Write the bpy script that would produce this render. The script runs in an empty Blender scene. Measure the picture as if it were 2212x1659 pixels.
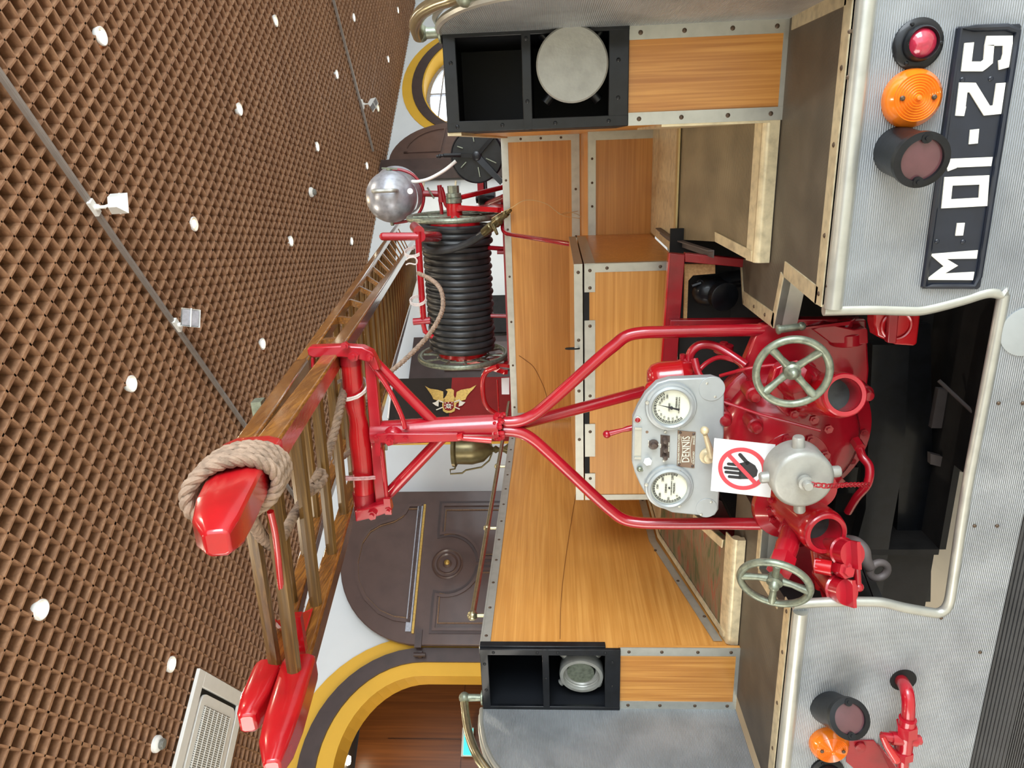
import bpy, bmesh, math, random
from mathutils import Vector as V, Matrix
random.seed(7)
PI = math.pi
S = bpy.context.scene
C = S.collection

# ---------------------------------------------------------------- camera
# pixel frame 2212 x 1659; the camera is rolled a quarter turn (world up is picture left)
FPX = 1550.0
CAM = V((0.0, -1.6, 1.65))
def _ray_cam(x, y): return V((x-1106.0, -(y-829.5), -FPX))
_yc = _ray_cam(1192, 1659-1355).normalized()
_xc = -_ray_cam(1285, 1659+3890).normalized()
_xc = (_xc - _yc*_xc.dot(_yc)).normalized()
_zc = _xc.cross(_yc)
RW = Matrix((_xc, _yc, _zc))            # camera space -> world (truck axes: X right, Y forward, Z up)
cam_d = bpy.data.cameras.new('camera'); cam = bpy.data.objects.new('camera', cam_d); C.objects.link(cam)
cam_d.sensor_fit = 'HORIZONTAL'; cam_d.sensor_width = 36.0; cam_d.lens = 36.0*FPX/2212.0
cam_d.clip_start = 0.02; cam_d.clip_end = 200
cam.matrix_world = Matrix.Translation(CAM) @ RW.to_4x4()
S.camera = cam
# ---------------------------------------------------------------- view, world, lights
S.view_settings.view_transform = 'Standard'
try: S.view_settings.look = 'None'
except Exception: pass
S.view_settings.gamma = 1.0
S.view_settings.use_curve_mapping = False
S.view_settings.exposure = 0.38
w = bpy.data.worlds.new('daylight'); S.world = w; w.use_nodes = True
bg = w.node_tree.nodes['Background']; bg.inputs[0].default_value = (0.86, 0.94, 1.0, 1); bg.inputs[1].default_value = 2.4

def ray(x, y): return RW @ _ray_cam(x, y)
def P(x, y, Y):                          # point of the pixel's sight line on the plane Y = const
    d = ray(x, y); return CAM + d*((Y-CAM.y)/d.y)
def PX(x, y, X):
    d = ray(x, y); return CAM + d*((X-CAM.x)/d.x)
def PZ(x, y, Z):
    d = ray(x, y); return CAM + d*((Z-CAM.z)/d.z)
def R2(a, b, z): return V((a*.6-b*.8, a*.8+b*.6, z))       # room axes: a along the long wall, b towards it
RA, RB = V((.6, .8, 0)), V((-.8, .6, 0))
def PB(x, y, b):                         # point on the plane b = const, in room axes (a, z)
    d = ray(x, y); db = d.dot(RB); p = CAM + d*((b-CAM.dot(RB))/db)
    return p.dot(RA), p.z
H = 4.4                                  # ceiling height

def area(name, loc, target, sx, sy, power, col):
    l = bpy.data.lights.new(name, 'AREA'); l.shape = 'RECTANGLE'; l.size = sx; l.size_y = sy; l.energy = power; l.color = col
    o = bpy.data.objects.new(name, l); C.objects.link(o); o.location = loc
    o.rotation_euler = (V(target)-V(loc)).to_track_quat('-Z', 'Y').to_euler(); return o
# unseen area lights added to stand for daylight
area('right_daylight_fill', (4.6, -3.0, 2.2), (-1.2, 0.8, 1.7), 3.2, 2.8, 330, (0.86, 0.94, 1.0))
area('left_daylight_fill', (-4.8, -3.6, 2.2), (-1.0, 0.6, 1.4), 2.6, 2.8, 120, (1.0, 0.95, 0.88))

# ---------------------------------------------------------------- materials
def nt(m):
    m.use_nodes = True; t = m.node_tree; return t, t.nodes['Principled BSDF']
def setp(b, **k):
    for n, v in k.items():
        n = n.replace('_', ' ')
        if n in b.inputs: b.inputs[n].default_value = v
def lin(c):
    f = lambda u: u/12.92 if u <= .04045 else ((u+.055)/1.055)**2.4
    return tuple(f(u/255.0) for u in c)+(1,)
def ramp(t, fac, stops):
    r = t.nodes.new('ShaderNodeValToRGB'); t.links.new(fac, r.inputs[0])
    e = r.color_ramp.elements
    e[0].position, e[0].color = stops[0]; e[1].position, e[1].color = stops[-1]
    for s in stops[1:-1]:
        q = e.new(s[0]); q.color = s[1]
    return r.outputs[0]
def coords(t, scale=(1, 1, 1), rot=(0, 0, 0)):
    tc = t.nodes.new('ShaderNodeTexCoord'); mp = t.nodes.new('ShaderNodeMapping')
    mp.inputs['Scale'].default_value = scale; mp.inputs['Rotation'].default_value = rot
    t.links.new(tc.outputs['Object'], mp.inputs[0]); return mp.outputs[0]
def noise(t, vec, scale, detail=4, dist=0.0):
    n = t.nodes.new('ShaderNodeTexNoise'); n.inputs['Scale'].default_value = scale; n.inputs['Detail'].default_value = detail
    n.inputs['Distortion'].default_value = dist; t.links.new(vec, n.inputs['Vector']); return n.outputs['Fac']
def bump(t, b, h, strength, dist):
    n = t.nodes.new('ShaderNodeBump'); n.inputs['Strength'].default_value = strength; n.inputs['Distance'].default_value = dist
    t.links.new(h, n.inputs['Height']); t.links.new(n.outputs[0], b.inputs['Normal'])
def plain(name, col, rough=.5, metal=0.0, var=.12, vs=14, bmp=0.0, bs=60, coat=0.0, **k):
    m = bpy.data.materials.new(name); t, b = nt(m); setp(b, Roughness=rough, Metallic=metal, **k)
    if coat: setp(b, Coat_Weight=coat, Coat_Roughness=.12)
    c = lin(col); d = tuple(x*(1-var*1.6) for x in c[:3])+(1,); e = tuple(min(1, x*(1+var)) for x in c[:3])+(1,)
    v = coords(t); f = noise(t, v, vs, 5)
    t.links.new(ramp(t, f, [(.3, d), (.5, c), (.72, e)]), b.inputs['Base Color'])
    if bmp: bump(t, b, noise(t, v, bs, 3), bmp, .002)
    return m
def teak(name, axis, c1=(205, 148, 76), c2=(180, 121, 54), rough=.33, sc=1.0):
    m = bpy.data.materials.new(name); t, b = nt(m); setp(b, Roughness=rough)
    s = [52*sc]*3; s['XYZ'.index(axis)] = 1.0*sc
    v = coords(t, tuple(s)); f = noise(t, v, 2.2, 6, .6)
    s2 = [9*sc]*3; s2['XYZ'.index(axis)] = .5*sc
    f2 = noise(t, coords(t, tuple(s2)), 1.6, 3, 1.2)
    mx = t.nodes.new('ShaderNodeMath'); mx.operation = 'MULTIPLY_ADD'; mx.inputs[1].default_value = .6
    t.links.new(f, mx.inputs[0])
    m2 = t.nodes.new('ShaderNodeMath'); m2.operation = 'MULTIPLY'; m2.inputs[1].default_value = .4; t.links.new(f2, m2.inputs[0]); t.links.new(m2.outputs[0], mx.inputs[2])
    mid = tuple((a+d)/2 for a, d in zip(c1, c2))
    t.links.new(ramp(t, mx.outputs[0], [(.34, lin(c2)), (.5, lin(mid)), (.62, lin(c1))]), b.inputs['Base Color'])
    bump(t, b, f, .08, .001); return m
def ribbed(name, col, axis='Z', pitch=.0046, metal=.55, rough=.42, strength=.7, dirt=.25):
    m = bpy.data.materials.new(name); t, b = nt(m); setp(b, Roughness=rough, Metallic=metal)
    v = coords(t); sep = t.nodes.new('ShaderNodeSeparateXYZ'); t.links.new(v, sep.inputs[0])
    q = t.nodes.new('ShaderNodeMath'); q.operation = 'MULTIPLY'; q.inputs[1].default_value = 2*PI/pitch; t.links.new(sep.outputs['XYZ'.index(axis)], q.inputs[0])
    s = t.nodes.new('ShaderNodeMath'); s.operation = 'SINE'; t.links.new(q.outputs[0], s.inputs[0])
    bump(t, b, s.outputs[0], strength, .0012)
    f = noise(t, v, 7, 6, .4); c = lin(col); d = tuple(x*(1-dirt) for x in c[:3])+(1,)
    t.links.new(ramp(t, f, [(.32, d), (.62, c)]), b.inputs['Base Color']); return m
def emis(name, col, st):
    m = bpy.data.materials.new(name); t, b = nt(m); setp(b, Base_Color=(0, 0, 0, 1), Emission_Color=lin(col), Emission_Strength=st); return m

MT = {}
MT['rib'] = ribbed('ribbed_aluminium', (188, 194, 199), strength=1.0)
MT['rib_x'] = ribbed('ribbed_dark_sheet', (142, 127, 100), 'Y', .006, .35, .45, .5, .35)
MT['rib_step'] = ribbed('ribbed_step_sheet', (100, 91, 78), 'Y', .005, .3, .5, .5, .35)
MT['rib_shaded'] = ribbed('shaded_ribbed_aluminium', (62, 62, 62), 'Y', .006, .1, .5, .9, .3)  # shade over the aluminium kick step is put into this dark colour
MT['alu'] = plain('aluminium_strip', (176, 176, 168), .38, .6, .06, 30, .05)
MT['alu_warm'] = plain('warm_lit_worn_aluminium', (206, 192, 158), .42, .35, .15, 40, .1)  # worn strips; the warm ceiling light they reflect is put into the cream colour
MT['silver'] = plain('silver_paint', (160, 165, 166), .38, .25, .05, 20, .08, 90)
MT['silver_cap'] = plain('cast_silver_paint', (152, 152, 146), .42, .3, .08, 30, .25, 120)
MT['galv'] = plain('worn_galvanised', (128, 134, 118), .4, .6, .22, 70, .2, 120)
MT['bore'] = plain('dark_bore', (58, 64, 62), .5, .3, .3, 30)
MT['brass'] = plain('aged_chrome_tube', (172, 164, 132), .26, .85, .12, 60, .05)
MT['red'] = plain('red_enamel', (160, 15, 32), .26, 0, .1, 9, .12, 70, .6)
MT['red2'] = plain('bright_red_enamel', (172, 18, 26), .24, 0, .1, 12, .1, 70, .7)
MT['dred'] = plain('deep_red_enamel', (140, 12, 26), .35, 0, .15, 12, .2, 90, .3)
MT['black'] = plain('black_paint', (16, 18, 22), .4, 0, .3, 30, .15, 80, .2)
setp(MT['black'].node_tree.nodes['Principled BSDF'], Specular_IOR_Level=.25)
MT['plate_black'] = plain('number_plate_black', (26, 31, 42), .36, 0, .15, 20, .06)
MT['dark'] = plain('dark_chassis', (22, 20, 20), .7, 0, .4, 16, .3)
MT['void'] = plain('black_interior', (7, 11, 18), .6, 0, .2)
MT['white'] = plain('plate_white', (236, 232, 216), .45, 0, .03)
MT['paper'] = plain('white_card', (222, 223, 224), .5, 0, .01)
MT['signred'] = plain('sign_red', (200, 60, 70), .5, 0, .02)
MT['signblack'] = plain('sign_black', (26, 26, 30), .5, 0, .02)
MT['amber'] = plain('amber_lens', (226, 118, 26), .18, 0, .12, 30, 0, 60, .6)
MT['redlens'] = plain('red_reflector', (172, 42, 66), .15, 0, .2, 60, .1, 200, .8)
MT['mauve'] = plain('dull_red_lens', (88, 54, 58), .22, 0, .12, 20, .05, 60, .5)
MT['rubber'] = plain('black_rubber_hose', (44, 45, 46), .42, 0, .25, 18, .15, 90)
MT['rope'] = plain('hemp_rope', (142, 120, 102), .85, 0, .25, 60, .5, 300)
MT['cord'] = plain('white_cord', (208, 196, 190), .8, 0, .1, 60)
MT['pinkcord'] = plain('stained_cord', (196, 150, 150), .8, 0, .2, 60)
MT['wire'] = plain('pale_wire', (198, 176, 130), .6, 0, .1)
MT['hook'] = plain('bare_grey_iron', (92, 84, 82), .6, .2, .1)
MT['gap'] = plain('black_gap', (10, 10, 10), .8)
MT['screw'] = plain('rusty_screw', (88, 72, 58), .5, .5, .3, 300)
MT['wall'] = plain('white_plaster', (226, 230, 232), .8, 0, .02, 3)
MT['cream'] = plain('cream_plaster', (236, 222, 190), .8, 0, .03, 3)
MT['yellow'] = plain('yellow_paint', (226, 176, 54), .6, 0, .04, 3)
MT['brown'] = plain('dark_brown_paint', (70, 56, 54), .42, 0, .12, 8, .08, 40)
MT['door'] = plain('brown_door_paint', (88, 68, 62), .34, 0, .1, 6, .06, 40, .3)
MT['seam'] = plain('dark_laminate_seam', (128, 80, 36), .5)
MT['dullgold'] = plain('bronzed_edge', (120, 90, 62), .4, .3, .2, 60)
MT['gold'] = plain('gilt', (196, 160, 84), .35, .6, .15, 60)
MT['steel'] = plain('dull_steel', (170, 172, 180), .35, .5, .15, 30)
MT['bronze'] = plain('dark_bronze', (98, 88, 58), .3, .6, .15, 20)
MT['plastic'] = plain('white_plastic', (232, 232, 228), .45, 0, .02)
MT['track'] = plain('grey_track', (150, 142, 136), .4, .3, .05)
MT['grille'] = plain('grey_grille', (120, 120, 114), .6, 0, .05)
MT['floor'] = plain('pale_stone_floor', (214, 208, 190), .4, 0, .1, 2)
MT['flagblack'] = plain('flag_black', (36, 30, 26), .85, 0, .08)
MT['flagred'] = plain('flag_red', (140, 26, 26), .8, 0, .06)
MT['bakelite'] = plain('brown_bakelite', (70, 56, 50), .4, 0, .2, 60)
MT['tagbrown'] = plain('brown_name_plate', (122, 100, 84), .4, .3, .08)
MT['dial'] = plain('ivory_dial', (206, 207, 190), .5, 0, .03)
MT['teal'] = emis('exit_sign_glow', (60, 225, 220), 1.6)
MT['lampglow'] = emis('lamp_glow', (255, 244, 214), 26)
MT['lampwarm'] = emis('lamp_glow_warm', (255, 214, 120), 14)
MT['teakX'] = teak('teak_laminate_along', 'X')
MT['teakY'] = teak('teak_laminate_deep', 'Y')
MT['teakZ'] = teak('teak_laminate_upright', 'Z', (204, 146, 74), (164, 104, 44))
MT['ply'] = teak('pale_plywood', 'Y', (196, 156, 104), (160, 120, 74), .6)
MT['ladder'] = teak('varnished_ladder_wood', 'Y', (150, 98, 40), (84, 48, 22), .16, 1.4)
for _m in (MT['ladder'],): setp(_m.node_tree.nodes['Principled BSDF'], Coat_Weight=.8, Coat_Roughness=.12)
_t = MT['ladder'].node_tree; bump(_t, _t.nodes['Principled BSDF'], noise(_t, coords(_t, (1, .25, 1)), 110, 3), .35, .004)
MT['rung'] = teak('varnished_rung', 'X', (124, 92, 46), (72, 50, 26), .3, 1.6)
MT['grid'] = teak('ceiling_lattice_wood', 'X', (170, 129, 97), (136, 99, 73), .6, .4)
MT['above'] = plain('ceiling_board', (50, 42, 36), .8)
MT['panelwood'] = teak('wall_panel_wood', 'Z', (132, 78, 34), (100, 56, 22), .35, .3)
def stain():
    m = MT['rib_x'].copy(); m.name = 'stained_ribbed_sheet'; t = m.node_tree; b = t.nodes['Principled BSDF']; v = coords(t, (5, 22, 5))
    t.links.new(ramp(t, noise(t, v, 1.3, 4, .8), [(.36, lin((86, 100, 72))), (.47, lin((128, 112, 88))), (.55, lin((132, 116, 94))), (.64, lin((150, 92, 74)))]), b.inputs['Base Color']); return m
MT['rib_stain'] = stain()
def tread():
    m = bpy.data.materials.new('diamond_tread'); t, b = nt(m); setp(b, Roughness=.42, Metallic=.4, Base_Color=lin((190, 168, 118)))
    v = coords(t, (90, 90, 90), (0, 0, PI/4)); c = t.nodes.new('ShaderNodeTexChecker'); c.inputs['Scale'].default_value = 1; t.links.new(v, c.inputs[0])
    bump(t, b, c.outputs[1], .8, .002); return m
MT['tread'] = tread()
def glassm():
    m = bpy.data.materials.new('gauge_glass'); t, b = nt(m); setp(b, Base_Color=(1, 1, 1, 1), Roughness=.03, Transmission_Weight=1.0, IOR=1.05, Alpha=1.0); return m
MT['glass'] = glassm()

# ---------------------------------------------------------------- mesh building
class MB:
    def __init__(s): s.v = []; s.f = []
    def add(s, vs, fs):
        n = len(s.v); s.v += [V(p) for p in vs]; s.f += [tuple(i+n for i in f) for f in fs]; return s
    def obox(s, c, x, y, z):             # centre and three half vectors
        c, x, y, z = V(c), V(x), V(y), V(z)
        vs = [c+x*i+y*j+z*k for i in (-1, 1) for j in (-1, 1) for k in (-1, 1)]
        fs = [(0, 1, 3, 2), (4, 6, 7, 5), (0, 4, 5, 1), (2, 3, 7, 6), (0, 2, 6, 4), (1, 5, 7, 3)]
        if x.cross(y).dot(z) < 0: fs = [f[::-1] for f in fs]
        return s.add(vs, fs)
    def box(s, a, b):
        s.k = (getattr(s, 'k', -1)+1) % 7; e = s.k*.00013      # hairline differences keep crossing strips from sharing a plane
        a, b = V(a), V(b); h = (b-a)/2; h = V((abs(h.x)+e, abs(h.y)+e, abs(h.z)+e))
        return s.obox((a+b)/2, (abs(h.x), 0, 0), (0, abs(h.y), 0), (0, 0, abs(h.z)))
    def prism(s, pts, off):              # polygon extruded along off, edges closed
        pts = [V(p) for p in pts]; off = V(off); n = len(pts)
        nrm = V((0, 0, 0))
        for i in range(n): nrm += pts[i].cross(pts[(i+1) % n])
        if nrm.dot(off) > 0: pts = pts[::-1]
        vs = pts+[p+off for p in pts]
        return s.add(vs, [tuple(range(n)), tuple(range(2*n-1, n-1, -1))]+[(i, i+n, (i+1) % n+n, (i+1) % n)[::-1][::-1] for i in range(n)])
    def strip(s, outer, inner, off):     # band between two equal-length polylines, extruded
        off = V(off)
        for i in range(len(outer)-1):
            s.prism([outer[i], outer[i+1], inner[i+1], inner[i]], off)
        return s
    def tube(s, pts, r, n=12, closed=False, cap=True):
        pts = [V(p) for p in pts]; m = len(pts); rs = r if isinstance(r, (list, tuple)) else [r]*m
        T = []
        for i in range(m):
            a = pts[(i-1) % m] if (closed or i > 0) else pts[0]; b = pts[(i+1) % m] if (closed or i < m-1) else pts[-1]
            T.append((b-a).normalized())
        u = T[0].orthogonal().normalized(); base = len(s.v); rings = []
        for i in range(m):
            u = (u-T[i]*u.dot(T[i])).normalized(); w_ = T[i].cross(u)
            rings.append([pts[i]+(u*math.cos(2*PI*k/n)+w_*math.sin(2*PI*k/n))*rs[i] for k in range(n)])
        vs = [p for q in rings for p in q]; fs = []
        for i in range(m if closed else m-1):
            for k in range(n):
                a = i*n+k; b = i*n+(k+1) % n; c = ((i+1) % m)*n+(k+1) % n; d = ((i+1) % m)*n+k; fs.append((a, b, c, d))
        if not closed and cap: fs += [tuple(range(n))[::-1], tuple(range((m-1)*n, m*n))]
        return s.add(vs, fs)
    def lathe(s, o, ax, prof, n=32, cap=True):   # prof: (radius, height along ax)
        o = V(o); ax = V(ax).normalized(); u = ax.orthogonal().normalized(); w_ = ax.cross(u); vs = []; fs = []; m = len(prof)
        for r, h in prof:
            for k in range(n): vs.append(o+ax*h+(u*math.cos(2*PI*k/n)+w_*math.sin(2*PI*k/n))*max(r, 1e-5))
        for i in range(m-1):
            for k in range(n): fs.append((i*n+k, i*n+(k+1) % n, (i+1)*n+(k+1) % n, (i+1)*n+k))
        if cap: fs += [tuple(range(n))[::-1], tuple(range((m-1)*n, m*n))]
        return s.add(vs, fs)
    def cyl(s, a, b, r, n=24): return s.tube([a, b], r, n)
    def sphere(s, c, r, n=20, sc=(1, 1, 1)):
        b = len(s.v); s.lathe((0, 0, 0), (0, 0, 1), [(r*math.sin(PI*i/(n//2)), -r*math.cos(PI*i/(n//2))) for i in range(n//2+1)], n, False)
        for i in range(b, len(s.v)): p = s.v[i]; s.v[i] = V((p.x*sc[0], p.y*sc[1], p.z*sc[2]))+V(c)
        return s
    def torus(s, c, ax, R, r, n=40, m=10):
        ax = V(ax).normalized(); u = ax.orthogonal().normalized(); w_ = ax.cross(u)
        return s.tube([V(c)+(u*math.cos(2*PI*k/n)+w_*math.sin(2*PI*k/n))*R for k in range(n)], r, m, True)
    def hexnut(s, c, ax, r, h): ax = V(ax).normalized(); s.tube([V(c), V(c)+ax*h], r, 6); return s.tube([V(c)+ax*h*.9, V(c)+ax*h*1.5], r*.5, 12)

def smooth(pts, k=4, closed=False):      # Catmull-Rom
    pts = [V(p) for p in pts]; out = []; n = len(pts)
    for i in range(n if closed else n-1):
        g = (lambda j: pts[j % n]) if closed else (lambda j: pts[max(0, min(n-1, j))])
        p0, p1, p2, p3 = g(i-1), g(i), g(i+1), g(i+2)
        for q in range(k):
            t = q/k; out.append(.5*((2*p1)+(p2-p0)*t+(2*p0-5*p1+4*p2-p3)*t*t+(3*p1-p0-3*p2+p3)*t**3))
    if not closed: out.append(pts[-1])
    return out
def resample(pts, step):
    pts = [V(p) for p in pts]; out = [pts[0]]; acc = 0
    for a, b in zip(pts, pts[1:]):
        L = (b-a).length
        if L < 1e-9: continue
        d = step-acc
        while d <= L: out.append(a+(b-a)*(d/L)); d += step
        acc = L-(d-step)
    out.append(pts[-1]); return out

WO = {}                                   # world origin of every object (only translations are used)
def link(name, bm, mat, parent=None, angle=38, bevel=0.0):
    me = bpy.data.meshes.new(name)
    lo = V((min(p.x for p in bm.v), min(p.y for p in bm.v), min(p.z for p in bm.v))); hi = V((max(p.x for p in bm.v), max(p.y for p in bm.v), max(p.z for p in bm.v)))
    o3 = (lo+hi)/2
    if parent is None: o3.z = lo.z
    me.from_pydata([tuple(p-o3) for p in bm.v], [], bm.f); me.update()
    b = bmesh.new(); b.from_mesh(me); bmesh.ops.recalc_face_normals(b, faces=b.faces); b.to_mesh(me); b.free()
    for p in me.polygons: p.use_smooth = True
    me.set_sharp_from_angle(angle=math.radians(angle))
    me.materials.append(MT[mat] if isinstance(mat, str) else mat)
    o = bpy.data.objects.new(name, me); C.objects.link(o); WO[o.name] = o3.copy()
    if parent is not None: o.parent = parent; o.location = o3-WO[parent.name]
    else: o.location = o3
    if bevel:
        mo = o.modifiers.new('bevel', 'BEVEL'); mo.width = bevel; mo.segments = 2; mo.limit_method = 'ANGLE'; mo.angle_limit = math.radians(50)
    return o
NOSPLIT = {'dial_markings', 'white_charges', 'blue_escutcheons', 'crossed_axes', 'grille_bars', 'maker_lettering', 'switch_lettering', 'hand_symbol', 'cap_chain', 'weld_bead', 'eagle', 'truss_post'}
nscrew = [0]; screw_rest = MB()
def clusters(bm):
    n = len(bm.v); par = list(range(n))
    def find(i):
        while par[i] != i: par[i] = par[par[i]]; i = par[i]
        return i
    for f in bm.f:
        r = find(f[0])
        for i in f[1:]: par[find(i)] = r
    isl = {}
    for i in range(n): isl.setdefault(find(i), []).append(i)
    keys = list(isl); bb = []
    for k in keys:
        q = [bm.v[i] for i in isl[k]]; bb.append((V((min(p.x for p in q), min(p.y for p in q), min(p.z for p in q))), V((max(p.x for p in q), max(p.y for p in q), max(p.z for p in q)))))
    m = len(keys); cp_ = list(range(m))
    def cf(i):
        while cp_[i] != i: cp_[i] = cp_[cp_[i]]; i = cp_[i]
        return i
    size = [max(b-a) for a, b in bb]
    for i in range(m):
        for j in range(i+1, m):
            g = math.sqrt(sum(max(0, bb[i][0][k]-bb[j][1][k], bb[j][0][k]-bb[i][1][k])**2 for k in range(3)))
            if g <= max(.02, .5*max(size[i], size[j])): cp_[cf(i)] = cf(j)
    out = {}
    for i in range(m): out.setdefault(cf(i), []).append(i)
    res = []
    for grp in out.values():
        ids = [i for g in grp for i in isl[keys[g]]]; mp = {v: k for k, v in enumerate(ids)}; st = set(ids)
        b = MB(); b.v = [bm.v[i] for i in ids]; b.f = [tuple(mp[i] for i in f) for f in bm.f if f[0] in st]; res.append(b)
    res.sort(key=lambda b: -len(b.v)); return res
def links(name, bm, mat, parent, **k):   # one object for each separate piece; returns the largest
    if name in NOSPLIT: return link(name, bm, mat, parent, **k)
    cl = clusters(bm)
    if len(cl) == 1: return link(name, bm, mat, parent, **k)
    if name.endswith('s') and not name.endswith('ss'): name = name[:-1]
    first = None
    for c_ in cl:
        if name == 'screw':
            nscrew[0] += 1
            if nscrew[0] > 98: screw_rest.add(c_.v, c_.f); continue
        o = link(name, c_, mat, parent, **k)
        first = first or o
    return first
def tag(o, label, cat, group=None):
    o['label'] = label; o['category'] = cat
    if group: o['group'] = group
    return o
def empty(name, loc, label, cat, group=None):
    o = bpy.data.objects.new(name, None); C.objects.link(o); o.location = loc; o.empty_display_size = .1; WO[o.name] = V(loc).copy(); return tag(o, label, cat, group)
def struct(name, bm, mat, parent=None, **k):
    o = link(name, bm, mat, parent, **k)
    if parent is None: o['kind'] = 'structure'
    return o
def text(body, size, loc, mat, parent, name='lettering', right=(1, 0, 0), up=(0, 0, 1), ext=.0006, align='CENTER', sx=1.0, bold=0.0):
    cu = bpy.data.curves.new('txt', 'FONT'); cu.body = body; cu.size = size; cu.extrude = ext; cu.align_x = align; cu.align_y = 'CENTER'; cu.offset = bold; cu.resolution_u = 2
    t = bpy.data.objects.new('txt', cu); C.objects.link(t); bpy.context.view_layer.update()
    dg = bpy.context.evaluated_depsgraph_get(); me = bpy.data.meshes.new_from_object(t.evaluated_get(dg)); bpy.data.objects.remove(t)
    r, u = V(right).normalized(), V(up).normalized(); n = r.cross(u); bm = MB()
    bm.add([V(loc)+r*v.co.x*sx+u*v.co.y+n*v.co.z for v in me.vertices], [tuple(p.vertices) for p in me.polygons])
    bpy.data.meshes.remove(me)
    return bm if parent is None and mat is None else link(name, bm, mat, parent)
def zz(o, s, pts): return [(o[0]+a/s, o[1]+b/s) for a, b in pts]
def PY(pts, Y): return [P(a, b, Y) for a, b in pts]
def stroke(bm, pts, wd, off, closed=False):    # thick polyline in the plane Y=const, extruded by off
    n = V((0, 1, 0)); m = len(pts); L = []; Rr = []
    for i in range(m):
        a = pts[(i-1) % m] if (closed or i > 0) else None; b = pts[(i+1) % m] if (closed or i < m-1) else None
        d1 = (pts[i]-a).normalized() if a is not None else (b-pts[i]).normalized(); d2 = (b-pts[i]).normalized() if b is not None else d1
        s1 = n.cross(d1); s2 = n.cross(d2); s_ = (s1+s2); s_ = s_.normalized()*(wd/2)/max(.45, s_.normalized().dot(s1))
        L.append(pts[i]+s_); Rr.append(pts[i]-s_)
    for i in range(m if closed else m-1):
        j = (i+1) % m; bm.prism([L[i], L[j], Rr[j], Rr[i]], off)
    return bm
def screws(bm, pts, r=.0045, ax=(0, -1, 0)):
    for p in pts: bm.lathe(p, ax, [(r, -.001), (r, .0012), (r*.6, .0028)], 10)
    return bm

# ================================================================ THE ROOM
WB = 6.65                                 # plane of the long wall
struct('floor', MB().prism([R2(-8, -7, -.02), R2(16, -7, -.02), R2(16, 11, -.02), R2(-8, 11, -.02)], (0, 0, -.1)), 'floor')
# long wall with two arched openings
def arch(ca, ra, rz, zs, n=26, z0=0.0): # from the left foot over the top to the right foot
    return [(ca-ra, z0)]+[(ca-ra*math.cos(PI*i/n), zs+rz*math.sin(PI*i/n)) for i in range(n+1)]+[(ca+ra, z0)]
A1 = dict(ca=-.5, zs=3.05); A2 = dict(ca=10.75, zs=3.05)
o1 = arch(-.5, .89, .81, 3.05); o2 = arch(10.75, 1.45, .95, 3.05)
wl = [(-8, 0)]+o1+o2+[(14, 0), (14, H+.3), (-8, H+.3)]
# built as vertical columns between the outline and the ceiling so that no face is badly concave
wb = MB()
def col(a0, z0, a1, z1): wb.prism([R2(a0, WB, z0), R2(a1, WB, z1), R2(a1, WB, H+.3), R2(a0, WB, H+.3)], RB*.36)
col(-8, 0, o1[0][0], 0)
for (a, z), (c, d) in zip(o1[1:-1], o1[2:-1]): col(a, z, c, d)
col(o1[-1][0], 0, o2[0][0], 0)
for (a, z), (c, d) in zip(o2[1:-1], o2[2:-1]): col(a, z, c, d)
col(o2[-1][0], 0, 14, 0)
wall = struct('wall_back', wb, 'wall')
def arch_band(name, ca, zs, r0, r1, b, th, mat, parent):
    a0 = arch(ca, r0[0], r0[1], zs); a1 = arch(ca, r1[0], r1[1], zs); bm = MB()
    bm.strip([R2(a, b, z) for a, z in a0], [R2(a, b, z) for a, z in a1], RB*th); return struct(name, bm, mat, parent)
arch_band('painted_band', -.5, 3.05, (1.27, 1.31), (1.14, 1.13), WB-.012, .012, 'yellow', wall)
arch_band('arch_frame', -.5, 3.05, (1.14, 1.13), (1.0, .955), WB-.05, .05, 'brown', wall)
arch_band('painted_band', -.5, 3.05, (1.0, .955), (.87, .79), WB-.02, .39, 'yellow', wall)
arch_band('painted_band', 10.75, 3.05, (1.75, 1.32), (1.6, 1.14), WB-.012, .012, 'yellow', wall)
arch_band('arch_frame', 10.75, 3.05, (1.6, 1.14), (1.45, .95), WB-.03, .03, 'brown', wall)
arch_band('painted_band', 10.75, 3.05, (1.46, .96), (1.42, .92), WB-.01, .37, 'yellow', wall)
# glazing of the far arch: frame, fine bars, daylight behind it
wf = MB(); a0 = arch(10.75, 1.42, .92, 3.05); a1 = arch(10.75, 1.34, .85, 3.05)
wf.strip([R2(a, WB+.28, z) for a, z in a0], [R2(a, WB+.28, z) for a, z in a1], RB*.05)
for q in (9.9, 10.75, 11.6): wf.obox(R2(q, WB+.3, 1.95), RA*.02, RB*.02, (0, 0, 1.95))
for q in (1.0, 2.1, 3.1, 3.4, 3.7): wf.obox(R2(10.75, WB+.3, q), RA*1.3, RB*.012, (0, 0, .012))
win = struct('window_1', wf, 'steel')
# side and end walls, the room beyond the near arch
struct('wall_right', MB().prism([R2(13.55, -7, 0), R2(13.55, WB, 0), R2(13.55, WB, H+.3), R2(13.55, -7, H+.3)], RA*.2), 'wall')
struct('wall_left', MB().prism([R2(-7.6, -7, 0), R2(-7.6, 11, 0), R2(-7.6, 11, H+.3), R2(-7.6, -7, H+.3)], -RA*.2), 'cream')
bw = MB().prism([R2(-7.6, 9.6, 0), R2(3.2, 9.6, 0), R2(3.2, 9.6, H), R2(-7.6, 9.6, H)], RB*.15)
bw.prism([R2(3.0, WB+.36, 0), R2(3.0, 9.6, 0), R2(3.0, 9.6, H), R2(3.0, WB+.36, H)], RA*.15)
for q in (-3.4, -2.2, -1.0, .2, 1.4): bw.obox(R2(q, 9.595, 2), RA*.006, RB*.012, (0, 0, 2))
bw.obox(R2(-1.5, 9.595, 3.0), RA*5, RB*.012, (0, 0, .006))
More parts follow.
